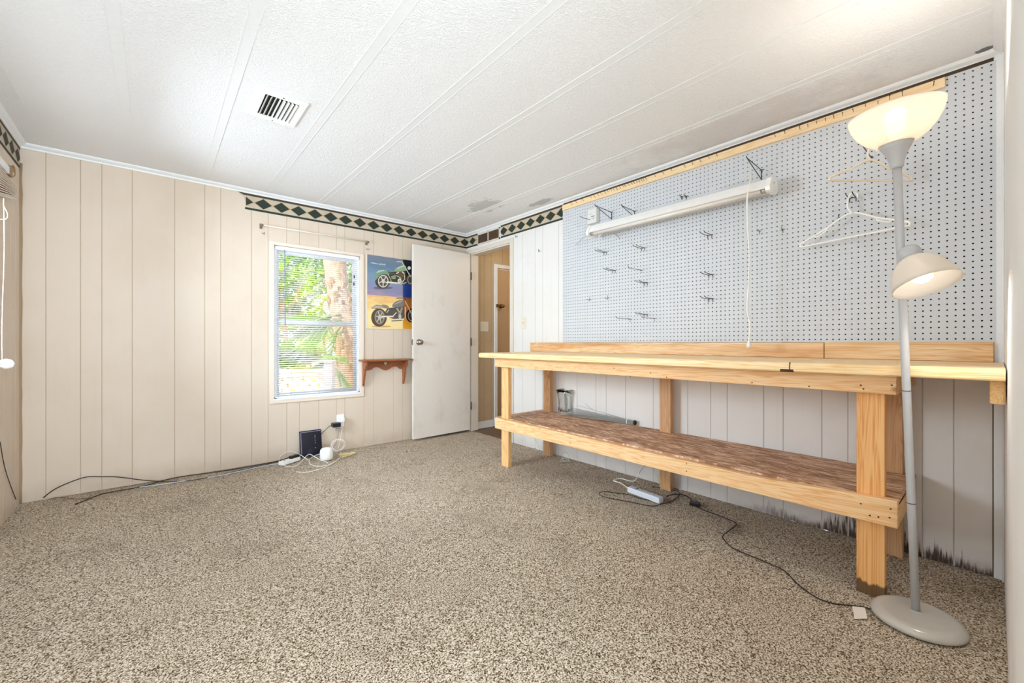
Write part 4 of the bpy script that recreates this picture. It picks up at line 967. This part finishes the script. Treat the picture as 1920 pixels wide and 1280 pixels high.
for i in range(46):
    a_ = random.uniform(0, 2*PI); r_ = 0.019*math.sqrt(random.random()); sp = random.uniform(0.8, 3.4); lf = random.uniform(0.75, 1.12)
    o1 = sd*math.cos(a_)*r_+Vector((0, 0, math.sin(a_)*r_))
    far = tie+(f0-tie)*lf+sd*math.cos(a_)*r_*sp*1.6+Vector((0, 0, max(-0.018, math.sin(a_)*r_*sp*1.3)))
    mid_ = tie+(f0-tie)*lf*0.5+sd*math.cos(a_)*r_*sp+Vector((0, 0, math.sin(a_)*r_*sp*0.8 if math.sin(a_) > 0 else math.sin(a_)*r_))
    mb.tube(spline([e0+o1, tie+o1*0.95, mid_, far], 4), 0.0010, 5)
mb.tube(spline([tie+Vector((0, 0, 0.012)), onz(1115, 782, ZS)+Vector((0, 0, 0.06)), onf(1097, 756, (onz(1100, 782, ZS)-Vector((0, 0, H))).length*0.97 if False else 3.45)], 6), 0.0011, 5)
obj('wires', mb, plain('galvanised wire', 'A9ABA8', 0.4, 0.35), g)
mb = MB(); mb.lathe([(0.0195, -0.004), (0.0205, -0.004), (0.0205, 0.004), (0.0195, 0.004)], tie, ax, 18); obj('tie', mb, M_WHITEPL, g)
mb = MB(); mb.lathe([(0.0, -0.004), (0.0185, -0.003), (0.019, 0.008), (0.018, 0.009)], e0-ax*0.004, ax, 16); obj('dark_end', mb, plain('rusty wire ends', '3C2A20', 0.7), g)

# ------------------------------------------------------------------ floor lamp
LB = Vector((2.150, 0.192, 0)); NK = Vector((2.015, 0.2275, 1.668)); P0 = Vector((2.165, 0.192, 0.028)); PA = (NK-P0).normalized()
g = thing('floor_lamp', LB, 'grey floor lamp with large upturned shade and small reading shade', 'floor lamp')
BX = Vector((2.150, 0.188, 0.0))
mb = MB(); mb.lathe([(0.0, 0.004), (0.122, 0.004), (0.131, 0.006), (0.133, 0.011), (0.131, 0.018), (0.124, 0.027), (0.115, 0.032), (0.106, 0.0345), (0.098, 0.0345), (0.0, 0.036)], BX, (0, 0, 1), 64); obj('base', mb, plain('putty grey metal', 'C6C2B9', 0.2, 0.05), g)
mb = MB(); mb.tube([P0, P0+PA*0.42, P0+PA*0.84, P0+PA*1.24, NK], [0.0125, 0.0125, 0.0125, 0.0125, 0.0125], 16)
for s in (0.42, 0.84, 1.24): mb.tube([P0+PA*(s-0.0015), P0+PA*(s+0.0015)], 0.0128, 16, 1)
obj('pole', mb, [M_GREYMET, M_DKSTEEL], g)
mb = MB(); mb.lathe([(0.016, 0.0), (0.020, 0.004), (0.014, 0.010)], P0+Vector((0, 0, 0.0)), (0, 0, 1), 20); obj('collar', mb, M_GREYMET, g)
mb = MB(); mb.lathe([(0.013, -0.004), (0.0185, 0.0), (0.0185, 0.004), (0.021, 0.018), (0.029, 0.045), (0.040, 0.066), (0.049, 0.084), (0.046, 0.085), (0.030, 0.060), (0.0, 0.05)], NK, PA, 40); obj('upper_cup', mb, M_GREYMET, g)
SA = (PA+Vector((0.02, -0.06, 0))).normalized()
UC = NK+PA*0.078
prof = [(0.012, 0.0), (0.045, 0.001), (0.070, 0.010), (0.098, 0.032), (0.122, 0.064), (0.139, 0.100), (0.147, 0.132), (0.148, 0.145), (0.1455, 0.1455), (0.144, 0.132), (0.136, 0.101), (0.119, 0.066), (0.096, 0.035), (0.069, 0.0135), (0.045, 0.004), (0.012, 0.003)]
M_SHADE = shade_mat('frosted acrylic shade')
prof = [(a_*0.885, b_*0.80) for a_, b_ in prof]
mb = MB(); mb.lathe(prof, UC, PA, 56); obj('upper_shade', mb, M_SHADE, g)
mb = MB(); mb.lathe([(0.0, 0.0), (0.012, 0.0), (0.014, 0.022), (0.026, 0.040), (0.029, 0.055), (0.025, 0.072), (0.012, 0.081), (0.0, 0.083)], UC+PA*0.010, PA, 24); obj('upper_bulb', mb, plain('lit warm bulb', 'FFF0D0', 0.4, emit=12, ecol='FFF0D4'), g)
light('floor_lamp_upper', 'POINT', UC+PA*0.100, 3.7, (1, 0.965, 0.91), shadow_soft_size=0.03)
# reading arm
SP = onf(1698, 477, 1.47); PB = P0+PA*((1.345-0.028)/PA.z)
LA = (onf(1727, 530, 1.40)-onf(1703, 470, 1.46)).normalized()
LA = Vector((-0.085, -0.115, -0.30)).normalized()
q0 = onf(1701, 467, 1.455)
mb = MB(); mb.lathe([(0.0, -0.002), (0.026, 0.0), (0.031, 0.006), (0.033, 0.045), (0.030, 0.046), (0.0, 0.044)], q0, LA, 36); mb.tube([PB, q0+LA*0.01], 0.008, 10); mb.lathe([(0.0, 0.0), (0.004, 0.001), (0.005, 0.012), (0.0, 0.014)], q0-LA*0.014+Vector((0.0, -0.005, 0)), LA, 10, 1)
obj('reading_cup', mb, [M_GREYMET, M_BLACKPL], g)
prof = [(0.010, 0.0), (0.031, 0.0), (0.046, 0.010), (0.064, 0.032), (0.078, 0.062), (0.087, 0.092), (0.091, 0.110), (0.089, 0.110), (0.085, 0.092), (0.076, 0.063), (0.062, 0.034), (0.045, 0.013), (0.031, 0.003), (0.010, 0.002)]
mb = MB(); mb.lathe(prof, q0+LA*0.040, LA, 48); obj('reading_shade', mb, M_SHADE, g)
mb = MB(); mb.lathe([(0.0, 0.0), (0.013, 0.0), (0.015, 0.018), (0.027, 0.040), (0.031, 0.060), (0.026, 0.080), (0.013, 0.090), (0.0, 0.092)], q0+LA*0.044, LA, 24); obj('reading_bulb', mb, plain('lit white bulb', 'FFF8EC', 0.4, emit=2.4, ecol='FFFAF2'), g)
sp_l = light('floor_lamp_reading', 'SPOT', q0+LA*0.140, 5, (1, 0.95, 0.87), shadow_soft_size=0.02, spot_size=math.radians(135), spot_blend=0.6)
sp_l.rotation_euler = LA.to_track_quat('-Z', 'Y').to_euler()
# lamp cord with tag
cp = [(1644, 1142), (1632, 1141), (1620, 1138), (1597, 1135), (1558, 1130), (1526, 1117), (1494, 1093), (1471, 1070), (1442, 1056), (1406, 1041), (1374, 1027), (1358, 1012), (1356, 1003), (1369, 993), (1381, 983), (1374, 977), (1345, 965), (1319, 956), (1300, 946)]
P = [onz(x, y, 0.006) for x, y in cp]; P[0] = BX+(P[0]-BX).normalized()*0.125+Vector((0, 0, 0.008)) if (P[0]-BX).length < 0.3 else P[0]; P[0].z = 0.014
mb = MB(); mb.tube(spline(P, 6), 0.0028, 8); cd = obj('power_cord', mb, M_CORDK, g)
mb = MB(); tl = onz(1598, 1136, 0.011); trr = onz(1622, 1139, 0.011); bl2 = onz(1602, 1160, 0.004); br = onz(1626, 1159, 0.004); mb.add([tl, trr, br, bl2], [(0, 1, 2, 3)])
obj('tag', mb, plain('white paper tag', 'EDE3DA', 0.7), cd, solid=0.0008)

# ------------------------------------------------------------------ power strip and cords beneath the bench
A = onz(1240, 944, 0.0); B = onz(1180, 922, 0.0); d_ = (B-A).normalized(); s_ = Vector((-d_.y, d_.x, 0))
L = (B-A).length; c = (A+B)/2+s_*0.0; 
g = thing('power_strip', c, 'white power strip lying on the carpet under the workbench', 'power strip')
mb = MB(); mb.obox(c+Vector((0, 0, 0.022)), d_*L/2, s_*0.024, (0, 0, 0.019)); obj('body', mb, plain('cool white plastic', 'DDE3EC', 0.4), g, bevel=0.005)
tz = 0.0415
for i in range(3):
    cc = A+d_*(L*(0.22+0.18*i)); mb = MB(); mb.obox(cc+Vector((0, 0, tz)), d_*0.012, s_*0.012, (0, 0, 0.0006)); 
    for t_ in (-1, 1): mb.obox(cc+Vector((0, 0, tz+0.0008))+s_*0.005*t_, d_*0.004, s_*0.001, (0, 0, 0.0003), 1)
    obj('socket', mb, [plain('cool white plastic', 'DDE3EC', 0.4), M_DARK], g)
mb = MB(); mb.obox(A+d_*(L*0.74)+Vector((0, 0, tz+0.001)), d_*0.003, s_*0.015, (0, 0, 0.0015)); obj('switch', mb, plain('blue grey switch', '4A6074', 0.4), g)
cp = [B+Vector((0, 0, 0.02)), onz(1165, 906, 0.008), onz(1151, 901, 0.007), onz(1154, 898, 0.007), onz(1165, 897, 0.007), onz(1180, 901, 0.007), onz(1190, 901, 0.010), onx(1196, 892, 2.62), onx(1201, 882, 2.68), onx(1208, 873, 2.74), onx(1212, 862, 2.80)]
mb = MB(); mb.tube(spline(cp, 6), 0.0042, 8); obj('power_cord', mb, M_CORDW, g)
cp = [(1262, 938), (1240, 945), (1220, 948), (1184, 941), (1137, 932), (1123, 925), (1133, 921), (1156, 924), (1179, 927), (1200, 934), (1222, 938)]
mb = MB(); mb.tube(spline([onz(x, y, 0.005) for x, y in cp], 6), 0.0024, 7)
mb.tube(spline([onz(x, y, 0.006) for x, y in [(1262, 938), (1275, 926), (1262, 918), (1240, 914), (1222, 912)]], 6), 0.0024, 7)
tag(obj('looped_cable', mb, M_CORDK), 'thin black cable looped on the carpet around the power strip', 'cable')
g = thing('extension_plug', onz(1304, 944), 'black plug and adapter on the carpet past the power strip', 'plug')
c = onz(1303, 944, 0.014); mb = MB(); mb.obox(c, (0.012, -0.03, 0), (0.014, 0.006, 0), (0, 0, 0.012)); obj('plug', mb, M_BLACKPL, g, bevel=0.004)
mb = MB(); mb.tube(spline([c, onz(1288, 930, 0.008), onz(1268, 926, 0.006), onz(1250, 930, 0.03)], 6), 0.004, 8); obj('cord', mb, M_BLACKPL, g)
# outlet low on the wall behind the bench, far end
p = onx(969, 822, X2); plate((X2, 3.09, 0.24), (0, 1, 0), (-1, 0, 0), 0.07, 0.11, M_IVORY, 1, label='wall outlet low behind the far bench leg', outlet=True, name='wall_outlet', cat='outlet')
mb = MB(); mb.tube(spline([(X2-0.012, 3.09, 0.22), (X2-0.04, 3.05, 0.16), (X2-0.03, 2.98, 0.17), (X2-0.03, 2.9, 0.10), (X2-0.03, 2.84, 0.01)], 6), 0.0025, 7)
tag(obj('outlet_cable', mb, plain('grey white cord', 'B9B9B4', 0.5)), 'pale cable looping down from the outlet behind the far bench leg', 'cable')
c = onz(1060, 866, 0.0); mb = MB(); mb.tube([c+Vector((0.05*math.cos(a_)*0.8, 0.05*math.sin(a_), 0.012+0.01*math.sin(a_*2))) for a_ in [2*PI*i/24 for i in range(24)]], 0.003, 7, closed=True); mb.tube([c+Vector((0.0, 0.04*math.cos(a_), 0.045+0.04*math.sin(a_))) for a_ in [2*PI*i/24 for i in range(24)]], 0.0022, 7, closed=True)
tag(obj('coiled_wire', mb, plain('grey white cord', 'B9B9B4', 0.5)), 'small coil of pale wire on the carpet by the far back bench leg', 'wire')

# ------------------------------------------------------------------ outlet corner on the back wall
ox = ony(638, 790, Y1)
plate((ox.x, Y1, ox.z+0.01), (1, 0, 0), (0, -1, 0), 0.072, 0.118, M_WHITEPL, 1, label='white wall outlet low under the window with two adapters plugged in', outlet=True, name='wall_outlet', cat='outlet')
g = thing('power_adapter', (ox.x-0.01, Y1-0.03, ox.z-0.01), 'black power adapter plugged in the outlet below the window', 'adapter')
c = ony(630, 796, Y1-0.045); mb = MB(); mb.obox(c, (0.036, 0, 0), (0, 0.032, 0), (0, 0, 0.019)); obj('body', mb, M_BLACKPL, g, bevel=0.004)
mb = MB(); q = [c+Vector((-0.034, 0, 0)), c+Vector((-0.06, 0.0, -0.008)), ony(610, 806, Y1-0.04), ony(603, 813, Y1-0.02), ony(600, 820, Y1-0.006), ony(598, 830, Y1-0.004)]; mb.tube(spline(q, 6), 0.0025, 7); obj('cord', mb, M_CORDK, g)
g = thing('plug_adapter', (ox.x+0.02, Y1-0.03, ox.z+0.04), 'white rounded plug adapter above the black adapter', 'adapter')
c = ony(642, 786, Y1-0.035); mb = MB(); mb.obox(c, (0.018, 0, 0), (0, 0.024, 0), (0, 0, 0.026)); obj('body', mb, M_WHITEPL, g, bevel=0.010, seg=4)
mb = MB(); mb.tube(spline([c+Vector((0, -0.01, -0.024)), ony(641, 805, Y1-0.05), ony(638, 825, Y1-0.05), ony(634, 840, Y1-0.04)], 6), 0.0022, 7); obj('cord', mb, M_CORDW, g)
c = ony(634, 805, Y1-0.017); mb = MB(); mb.obox(c, (0.020, 0, 0), (0, 0.016, 0), (0, 0, 0.012)); g = tag(obj('grey_plug', mb, plain('mottled grey plastic', 'B3ADA8', 0.5), bevel=0.003), 'small grey plug below the black adapter', 'plug')
mb = MB(); mb.tube(spline([c+Vector((0, -0.01, -0.01)), ony(633, 822, Y1-0.03), ony(628, 835, Y1-0.03), ony(622, 842, Y1-0.05)], 6), 0.0020, 7); obj('cord', mb, plain('brown grey cord', '7D7269', 0.5), g)
# modem leaning on the wall
g = thing('modem', ony(583, 856, Y1-0.05), 'dark blue flat modem leaning on the wall below the window', 'modem')
za = 0.012; xa, xb = ony(563, 840, 4.06).x, ony(604, 840, 4.06).x
zt_ = 0.235
mb = MB(); vs = [(xa, 4.045, za), (xb, 4.045, za), (xb, 4.090, zt_), (xa, 4.090, zt_), (xa, 4.072, za), (xb, 4.072, za), (xb, 4.108, zt_), (xa, 4.108, zt_)]
mb.add(vs, [(0, 1, 2, 3), (7, 6, 5, 4), (0, 4, 5, 1), (1, 5, 6, 2), (2, 6, 7, 3), (3, 7, 4, 0)]); obj('shell', mb, plain('glossy navy plastic', '10172A', 0.15), g, bevel=0.004)
def mp(u, v, e=0.0): return (xa+(xb-xa)*u, 4.045+0.045*v-e, za+(zt_-za)*v)
mb = MB()
for (u0, u1, v0, v1) in ((0.04, 0.96, 0.95, 0.965), (0.04, 0.06, 0.08, 0.95)): mb.add([mp(u0, v0, .001), mp(u1, v0, .001), mp(u1, v1, .001), mp(u0, v1, .001)], [(0, 1, 2, 3)])
obj('rim_stripe', mb, plain('silver lilac stripe', 'A9A6CC', 0.3), g)
mb = MB()
for v in (0.28, 0.48, 0.58, 0.68, 0.75): mb.add([mp(0.68, v, .001), mp(0.70, v, .001), mp(0.70, v+0.03, .001), mp(0.68, v+0.03, .001)], [(0, 1, 2, 3)])
obj('status_marks', mb, plain('pale marks', 'D6D8C8', 0.4), g)
# white wifi puck
c = onz(612, 862, 0.0); mb = MB(); mb.lathe([(0.0, 0.003), (0.040, 0.003), (0.050, 0.010), (0.0545, 0.030), (0.0545, 0.068), (0.050, 0.092), (0.038, 0.106), (0.018, 0.111), (0.0, 0.112)], c, (0, 0, 1), 36)
tag(obj('wifi_router', mb, M_WHITEPL), 'rounded white router puck standing on the carpet beside the modem', 'router')
c = onz(543, 868, 0.0); g = thing('power_strip', c, 'small white power strip on the carpet by the modem', 'power strip')
mb = MB(); d_ = (onz(565, 860)-onz(527, 872)).normalized(); s2 = Vector((-d_.y, d_.x, 0)); mb.obox(c+Vector((0, 0, 0.020)), d_*0.09, s2*0.026, (0, 0, 0.016)); obj('body', mb, M_WHITEPL, g, bevel=0.004)
mb = MB(); mb.obox(c+d_*0.03+Vector((0, 0, 0.046)), d_*0.026, s2*0.016, (0, 0, 0.012)); mb.obox(c+d_*0.075+Vector((0, 0, 0.044)), d_*0.014, s2*0.018, (0, 0, 0.013)); obj('plug', mb, M_BLACKPL, g, bevel=0.003)
mb = MB(); mb.lathe([(0, 0.002), (0.006, 0.001), (0.006, 0)], c-d_*0.05+Vector((0, 0, 0.036)), (0, 0, 1), 10); obj('socket', mb, M_DARK, g)
def floorcord(name, pts, r, mat, label, zf=0.008):
    P = []
    for q in pts:
        x, y = q[:2]; w = ony(x, y, Y1-0.012)
        if len(q) > 2:
            e = onz(x, y, q[2]); lim = Y1-0.012
            P.append(e if e.y < lim else ony(x, y, lim)); P[-1].z = max(P[-1].z, 0.006); continue
        P.append(w if w.z > zf else onz(x, y, zf))
    mb = MB(); mb.tube(spline(P, 6), r, 7); return tag(obj(name, mb, mat), label, 'cable')
floorcord('white_cable', [(578, 862, .03), (560, 851, .05), (543, 846, .05), (528, 853, .04), (523, 862, .01), (530, 871, .008), (545, 875, .008), (560, 870, .01), (578, 852, .045), (590, 856, .03), (600, 862, .01), (612, 866, .008), (614, 868, .008)], 0.0028, M_CORDW, 'white cable looped over the small power strip beside the modem')
floorcord('white_cable', [(603, 850, .03), (590, 854, .02), (580, 862, .01), (582, 870, .008), (596, 874, .008), (612, 872, .008), (626, 866, .008), (638, 856, .008), (639, 848, .01)], 0.0026, M_CORDW, 'white cable curling in front of the router puck')
floorcord('white_cable', [(638, 857, .008), (622, 869, .008), (600, 879, .008), (575, 885, .008), (556, 884, .008)], 0.0022, M_CORDW, 'loose end of white cable lying nearest on the carpet', )
mb = MB(); cc = ony(634, 842, Y1-0.05); cc.z = 0.066
for r_, dz in ((0.066, 0), (0.059, 0.003), (0.052, -0.002)): mb.tube([cc+Vector((r_*math.cos(a_), -0.01*math.sin(a_*2), 0.9*r_*math.sin(a_)+dz)) for a_ in [2*PI*i/28 for i in range(28)]], 0.0022, 6, closed=True)
tag(obj('coiled_cable', mb, M_CORDW), 'white coil of cable leaning on the wall behind the router puck', 'cable')
mb = MB(); cc = onz(656, 853, 0.008)
for i in range(3): mb.tube(spline([cc+Vector((random.uniform(-.09, .07), random.uniform(-.05, .03), random.uniform(0, .03))) for _ in range(7)], 5), 0.0028, 6)
mb.tube(spline([ony(664, 832, Y1-0.006), ony(667, 840, Y1-0.008), ony(666, 846, Y1-0.015), cc+Vector((0.03, 0, 0.01))], 5), 0.0024, 6)
tag(obj('phone_cord', mb, M_CORDY), 'yellowed phone cord bunched at the wall toward the door', 'cord')
floorcord('black_cable', [(81, 933), (108, 914), (157, 895), (190, 893.5), (222, 894), (271, 900), (325, 903), (379, 897), (444, 883), (498, 871), (530, 863)], 0.0032, M_CORDK, 'black cable arching along the foot of the back wall from the corner')
floorcord('black_cable', [(141, 945), (162, 937), (195, 925), (265, 912), (325, 896), (393, 886), (444, 879), (520, 864), (548, 855)], 0.0034, M_CORDK, 'black cable lying on the carpet with its free end toward the corner')
floorcord('brown_cable', [(92, 936), (110, 932), (143, 935), (173, 933)], 0.0024, plain('brown cable', '6E5138', 0.5), 'short brown cable showing at the carpet edge near the corner')
floorcord('pale_cable', [(262, 913), (300, 908), (335, 903), (390, 895), (440, 885), (500, 872), (530, 868)], 0.0030, plain('pale blue cable', 'BFD0E2', 0.5), 'pale blue cable under the black cables along the wall')

# ------------------------------------------------------------------ outdoors
GZ = -0.75
def outd(p): return p
mb = MB(); n = 24
for j in range(n+1):
    for i in range(n+1):
        x = -14+44*i/n; y = Y1+0.12+40*j/n; mb.v.append((x, y, GZ+0.15*noise.noise(Vector((x*.3, y*.3, 0)))))
for j in range(n):
    for i in range(n): a_ = j*(n+1)+i; mb.f.append([a_, a_+1, a_+n+2, a_+n+1]); mb.mi.append(0); mb.sm.append(True)
t = NT('sandy yard'); p_ = t.pos(); t.set('Base Color', t.mix(t.smooth(t.noise(p_, 0.7, 5, 0.65), 0.42, 0.62), 'CB8F50', '9AA04C')); t.set('Roughness', 0.9)
struct('ground', mb, t.m)
def leaves(mb, c, rx, ry, rz, n, s, mi=0):
    for _ in range(n):
        while True:
            q = Vector((random.uniform(-1, 1), random.uniform(-1, 1), random.uniform(-1, 1)))
            if q.length <= 1: break
        p = Vector(c)+Vector((q.x*rx, q.y*ry, q.z*rz)); a_ = Vector((random.gauss(0, 1), random.gauss(0, 1), random.gauss(0, .6))).normalized(); b_ = a_.orthogonal().normalized()
        b_ = (b_*math.cos(random.random()*6)+a_.cross(b_)*math.sin(random.random()*6)).normalized(); k_ = s*random.uniform(0.6, 1.3)
        mb.add([p-a_*k_, p+b_*k_*0.4, p+a_*k_, p-b_*k_*0.4], [(0, 1, 2, 3)], mi)
LM = [leaf_mat('bright foliage', '93B858', 'C6DC86'), leaf_mat('mid foliage', '6F9A5C', 'A2C286'), leaf_mat('pale foliage', 'B4CC94', 'D6E6B2')]
M_BARK = wood('grey brown bark', 'A08672', 'CDB5A2', 'z', 0.2, 0.4, 0.9)
def tree(F, px, py_c, r, rz, nleaf, mi, label, trunk=0.07, ls=0.125):
    c = onf(px, py_c, F); g = thing('tree', (c.x, c.y, GZ), label, 'tree', 'trees outside the window')
    mb = MB()
    for k_ in range(7):
        o_ = Vector((random.uniform(-.55, .55)*r, random.uniform(-.55, .55)*r, random.uniform(-.5, .5)*rz)); leaves(mb, c+o_, r*0.55, r*0.55, rz*0.5, nleaf//7, ls)
    obj('foliage', mb, LM[mi], g)
    mb = MB(); mb.tube(spline([(c.x, c.y, GZ-0.1), (c.x+0.1, c.y, GZ+1.2), (c.x-0.05, c.y+0.05, c.z), (c.x, c.y, c.z+rz*0.5)], 5), trunk, 8)
    for k_ in range(4):
        an = k_*1.7; mb.tube([(c.x, c.y, c.z-rz*0.4), (c.x+math.cos(an)*r*0.7, c.y+math.sin(an)*r*0.7, c.z+rz*0.3)], [trunk*0.5, trunk*0.15], 6)
    obj('trunk', mb, M_BARK, g)
tree(12.5, 532, 560, 1.4, 1.9, 1500, 0, 'bright green tree outside at the wand side of the window')
tree(17.5, 560, 500, 1.5, 1.4, 1300, 1, 'darker tree crown outside behind the upper sash')
tree(22, 605, 590, 2.0, 1.5, 1300, 2, 'pale green tree far outside, mid window')
tree(15.5, 690, 545, 1.3, 2.2, 1300, 1, 'green tree outside behind the palm trunk')
tree(27, 505, 600, 2.6, 1.6, 1300, 0, 'far green tree outside, partly hidden by the window edge')
tree(33, 650, 625, 3.4, 0.9, 1100, 0, 'low bright hedge tree far outside at ground level')
tree(9.0, 520, 668, 0.42, 0.42, 700, 1, 'low mid green bush outside by the window edge', 0.02, 0.09)
tree(10.5, 575, 664, 0.5, 0.42, 700, 2, 'low pale green bush outside just beyond the railing', 0.02, 0.10)
tree(12.0, 655, 664, 0.5, 0.45, 700, 0, 'low bright bush outside behind the palm trunk', 0.02, 0.10)
# palm with leaning trunk
g = thing('palm_tree', onf(668, 760, 7.2), 'palm with thick leaning trunk and drooping fronds outside the window', 'palm')
pts = [onf(672, 790, 7.0), onf(662, 730, 7.0), onf(654, 680, 7.0), onf(648, 630, 7.0), onf(640, 580, 7.1), onf(632, 530, 7.2), onf(626, 470, 7.3), onf(620, 400, 7.4)]
mb = MB(); sp = spline(pts, 6); mb.tube(sp, [0.185+0.008*math.sin(i*1.9) for i in range(len(sp))], 14); tk = obj('trunk', mb, M_BARK, g)
mb = MB()
for i in range(60):
    p = sp[random.randrange(4, len(sp)-12)]; an = random.uniform(0, 2*PI); o_ = Vector((math.cos(an), math.sin(an), 0)); mb.obox(p+o_*0.195, o_*0.012+Vector((0, 0, 0.01)), o_.cross(Vector((0, 0, 1)))*0.028, Vector((0, 0, 0.06))+o_*0.015)
obj('leaf_boots', mb, M_BARK, tk)
def frond(o_, tip, n, ln, mat, wv=0.02):
    mb = MB(); o_, tip = Vector(o_), Vector(tip); ax = (tip-o_); midp = (o_+tip)/2+Vector((0, 0, ax.length*0.12)); sp_ = spline([o_, midp, tip], 10); mb.tube(sp_, 0.012, 6)
    for i in range(n):
        t_ = 0.25+0.75*i/n; p = sp_[min(int(t_*(len(sp_)-1)), len(sp_)-1)]; d = ax.normalized(); s0 = d.cross(Vector((0, 0, 1))).normalized()
        for s in (-1, 1):
            e_ = p+(s0*s*0.5+d*0.75+Vector((0, 0, random.uniform(-0.65, -0.05)))).normalized()*ln*random.uniform(0.6, 1.1); w_ = Vector((0, 0, wv))*0.6+d*wv*0.3
            mb.add([p-w_, p+w_, (p+e_)/2+w_*0.8, e_, (p+e_)/2-w_*0.8], [(0, 1, 2, 3, 4)])
    obj('frond', mb, mat, g)
PF = leaf_mat('palm frond', '7FA860', 'BCD694')
frond(onf(640, 590, 6.8), onf(545, 640, 6.2), 24, 0.55, PF); frond(onf(640, 600, 6.8), onf(572, 655, 5.9), 24, 0.5, PF); frond(onf(645, 610, 6.8), onf(525, 600, 6.4), 22, 0.5, PF)
frond(onf(640, 600, 6.8), onf(600, 640, 6.0), 20, 0.5, PF); frond(onf(585, 674, 6.0), onf(640, 672, 6.0), 16, 0.25, PF); frond(onf(610, 676, 6.0), onf(655, 735, 5.9), 22, 0.35, PF); frond(onf(640, 672, 6.2), onf(580, 695, 6.0), 16, 0.3, PF)
frond(onf(640, 610, 6.8), onf(620, 668, 6.3), 16, 0.4, PF)
# lattice railing
g = thing('lattice_railing', onf(555, 760, 5.35), 'white lattice railing outside below the palm fronds', 'railing')
rd = Vector((C_, -S_, 0)); fd = Vector((S_, C_, 0)); up = Vector((0, 0, 1)); F0 = 5.35
L0 = onf(470, 692, F0); R0 = onf(612, 692, F0); zt_ = L0.z; ln = (R0-L0).length; cm = (L0+R0)/2
mb = MB(); mb.obox(Vector((cm.x, cm.y, zt_-0.018)), rd*ln/2, fd*0.045, up*0.016); mb.obox(Vector((cm.x, cm.y, zt_-0.065))-fd*0.015, rd*ln/2, fd*0.012, up*0.022); mb.obox(Vector((cm.x, cm.y, zt_-0.95)), rd*ln/2, fd*0.02, up*0.04); obj('rail', mb, M_VINYL, g)
mb = MB(); hgt = 0.84; wv = 0.022; step = 0.132; zlo = zt_-0.93
for s in (1, -1):
    u = -hgt
    while u < ln+hgt:
        a0, a1 = u, u+s*hgt; t0, t1 = 0.0, 1.0
        lo, hi = 0.0, ln
        if a1 != a0:
            ts = sorted([(lo-a0)/(a1-a0), (hi-a0)/(a1-a0)]); t0, t1 = max(0, ts[0]), min(1, ts[1])
        if t1-t0 > 0.02:
            p = L0+rd*(a0+(a1-a0)*t0)+up*(zlo+hgt*t0-L0.z); q = L0+rd*(a0+(a1-a0)*t1)+up*(zlo+hgt*t1-L0.z); d = (q-p); m_ = (p+q)/2+fd*0.005*s
            mb.obox(m_, d/2, fd*0.004, d.cross(fd).normalized()*wv)
        u += step
obj('lattice', mb, M_VINYL, g)
mb = MB(); pc_ = Vector((R0.x, R0.y, 0))+rd*0.04; mb.obox(Vector((pc_.x, pc_.y, (zt_+0.09+GZ)/2)), rd*0.05, fd*0.05, up*(zt_+0.09-GZ)/2); mb.obox(Vector((pc_.x, pc_.y, zt_+0.10)), rd*0.06, fd*0.06, up*0.012); obj('post', mb, plain('pinkish white post', 'E8DCDC', 0.5), g)
mb = MB(); pc_ = Vector((L0.x, L0.y, 0)); mb.obox(Vector((pc_.x, pc_.y, (zt_+0.05+GZ)/2)), rd*0.05, fd*0.05, up*(zt_+0.05-GZ)/2); obj('post', mb, plain('pinkish white post', 'E8DCDC', 0.5), g)
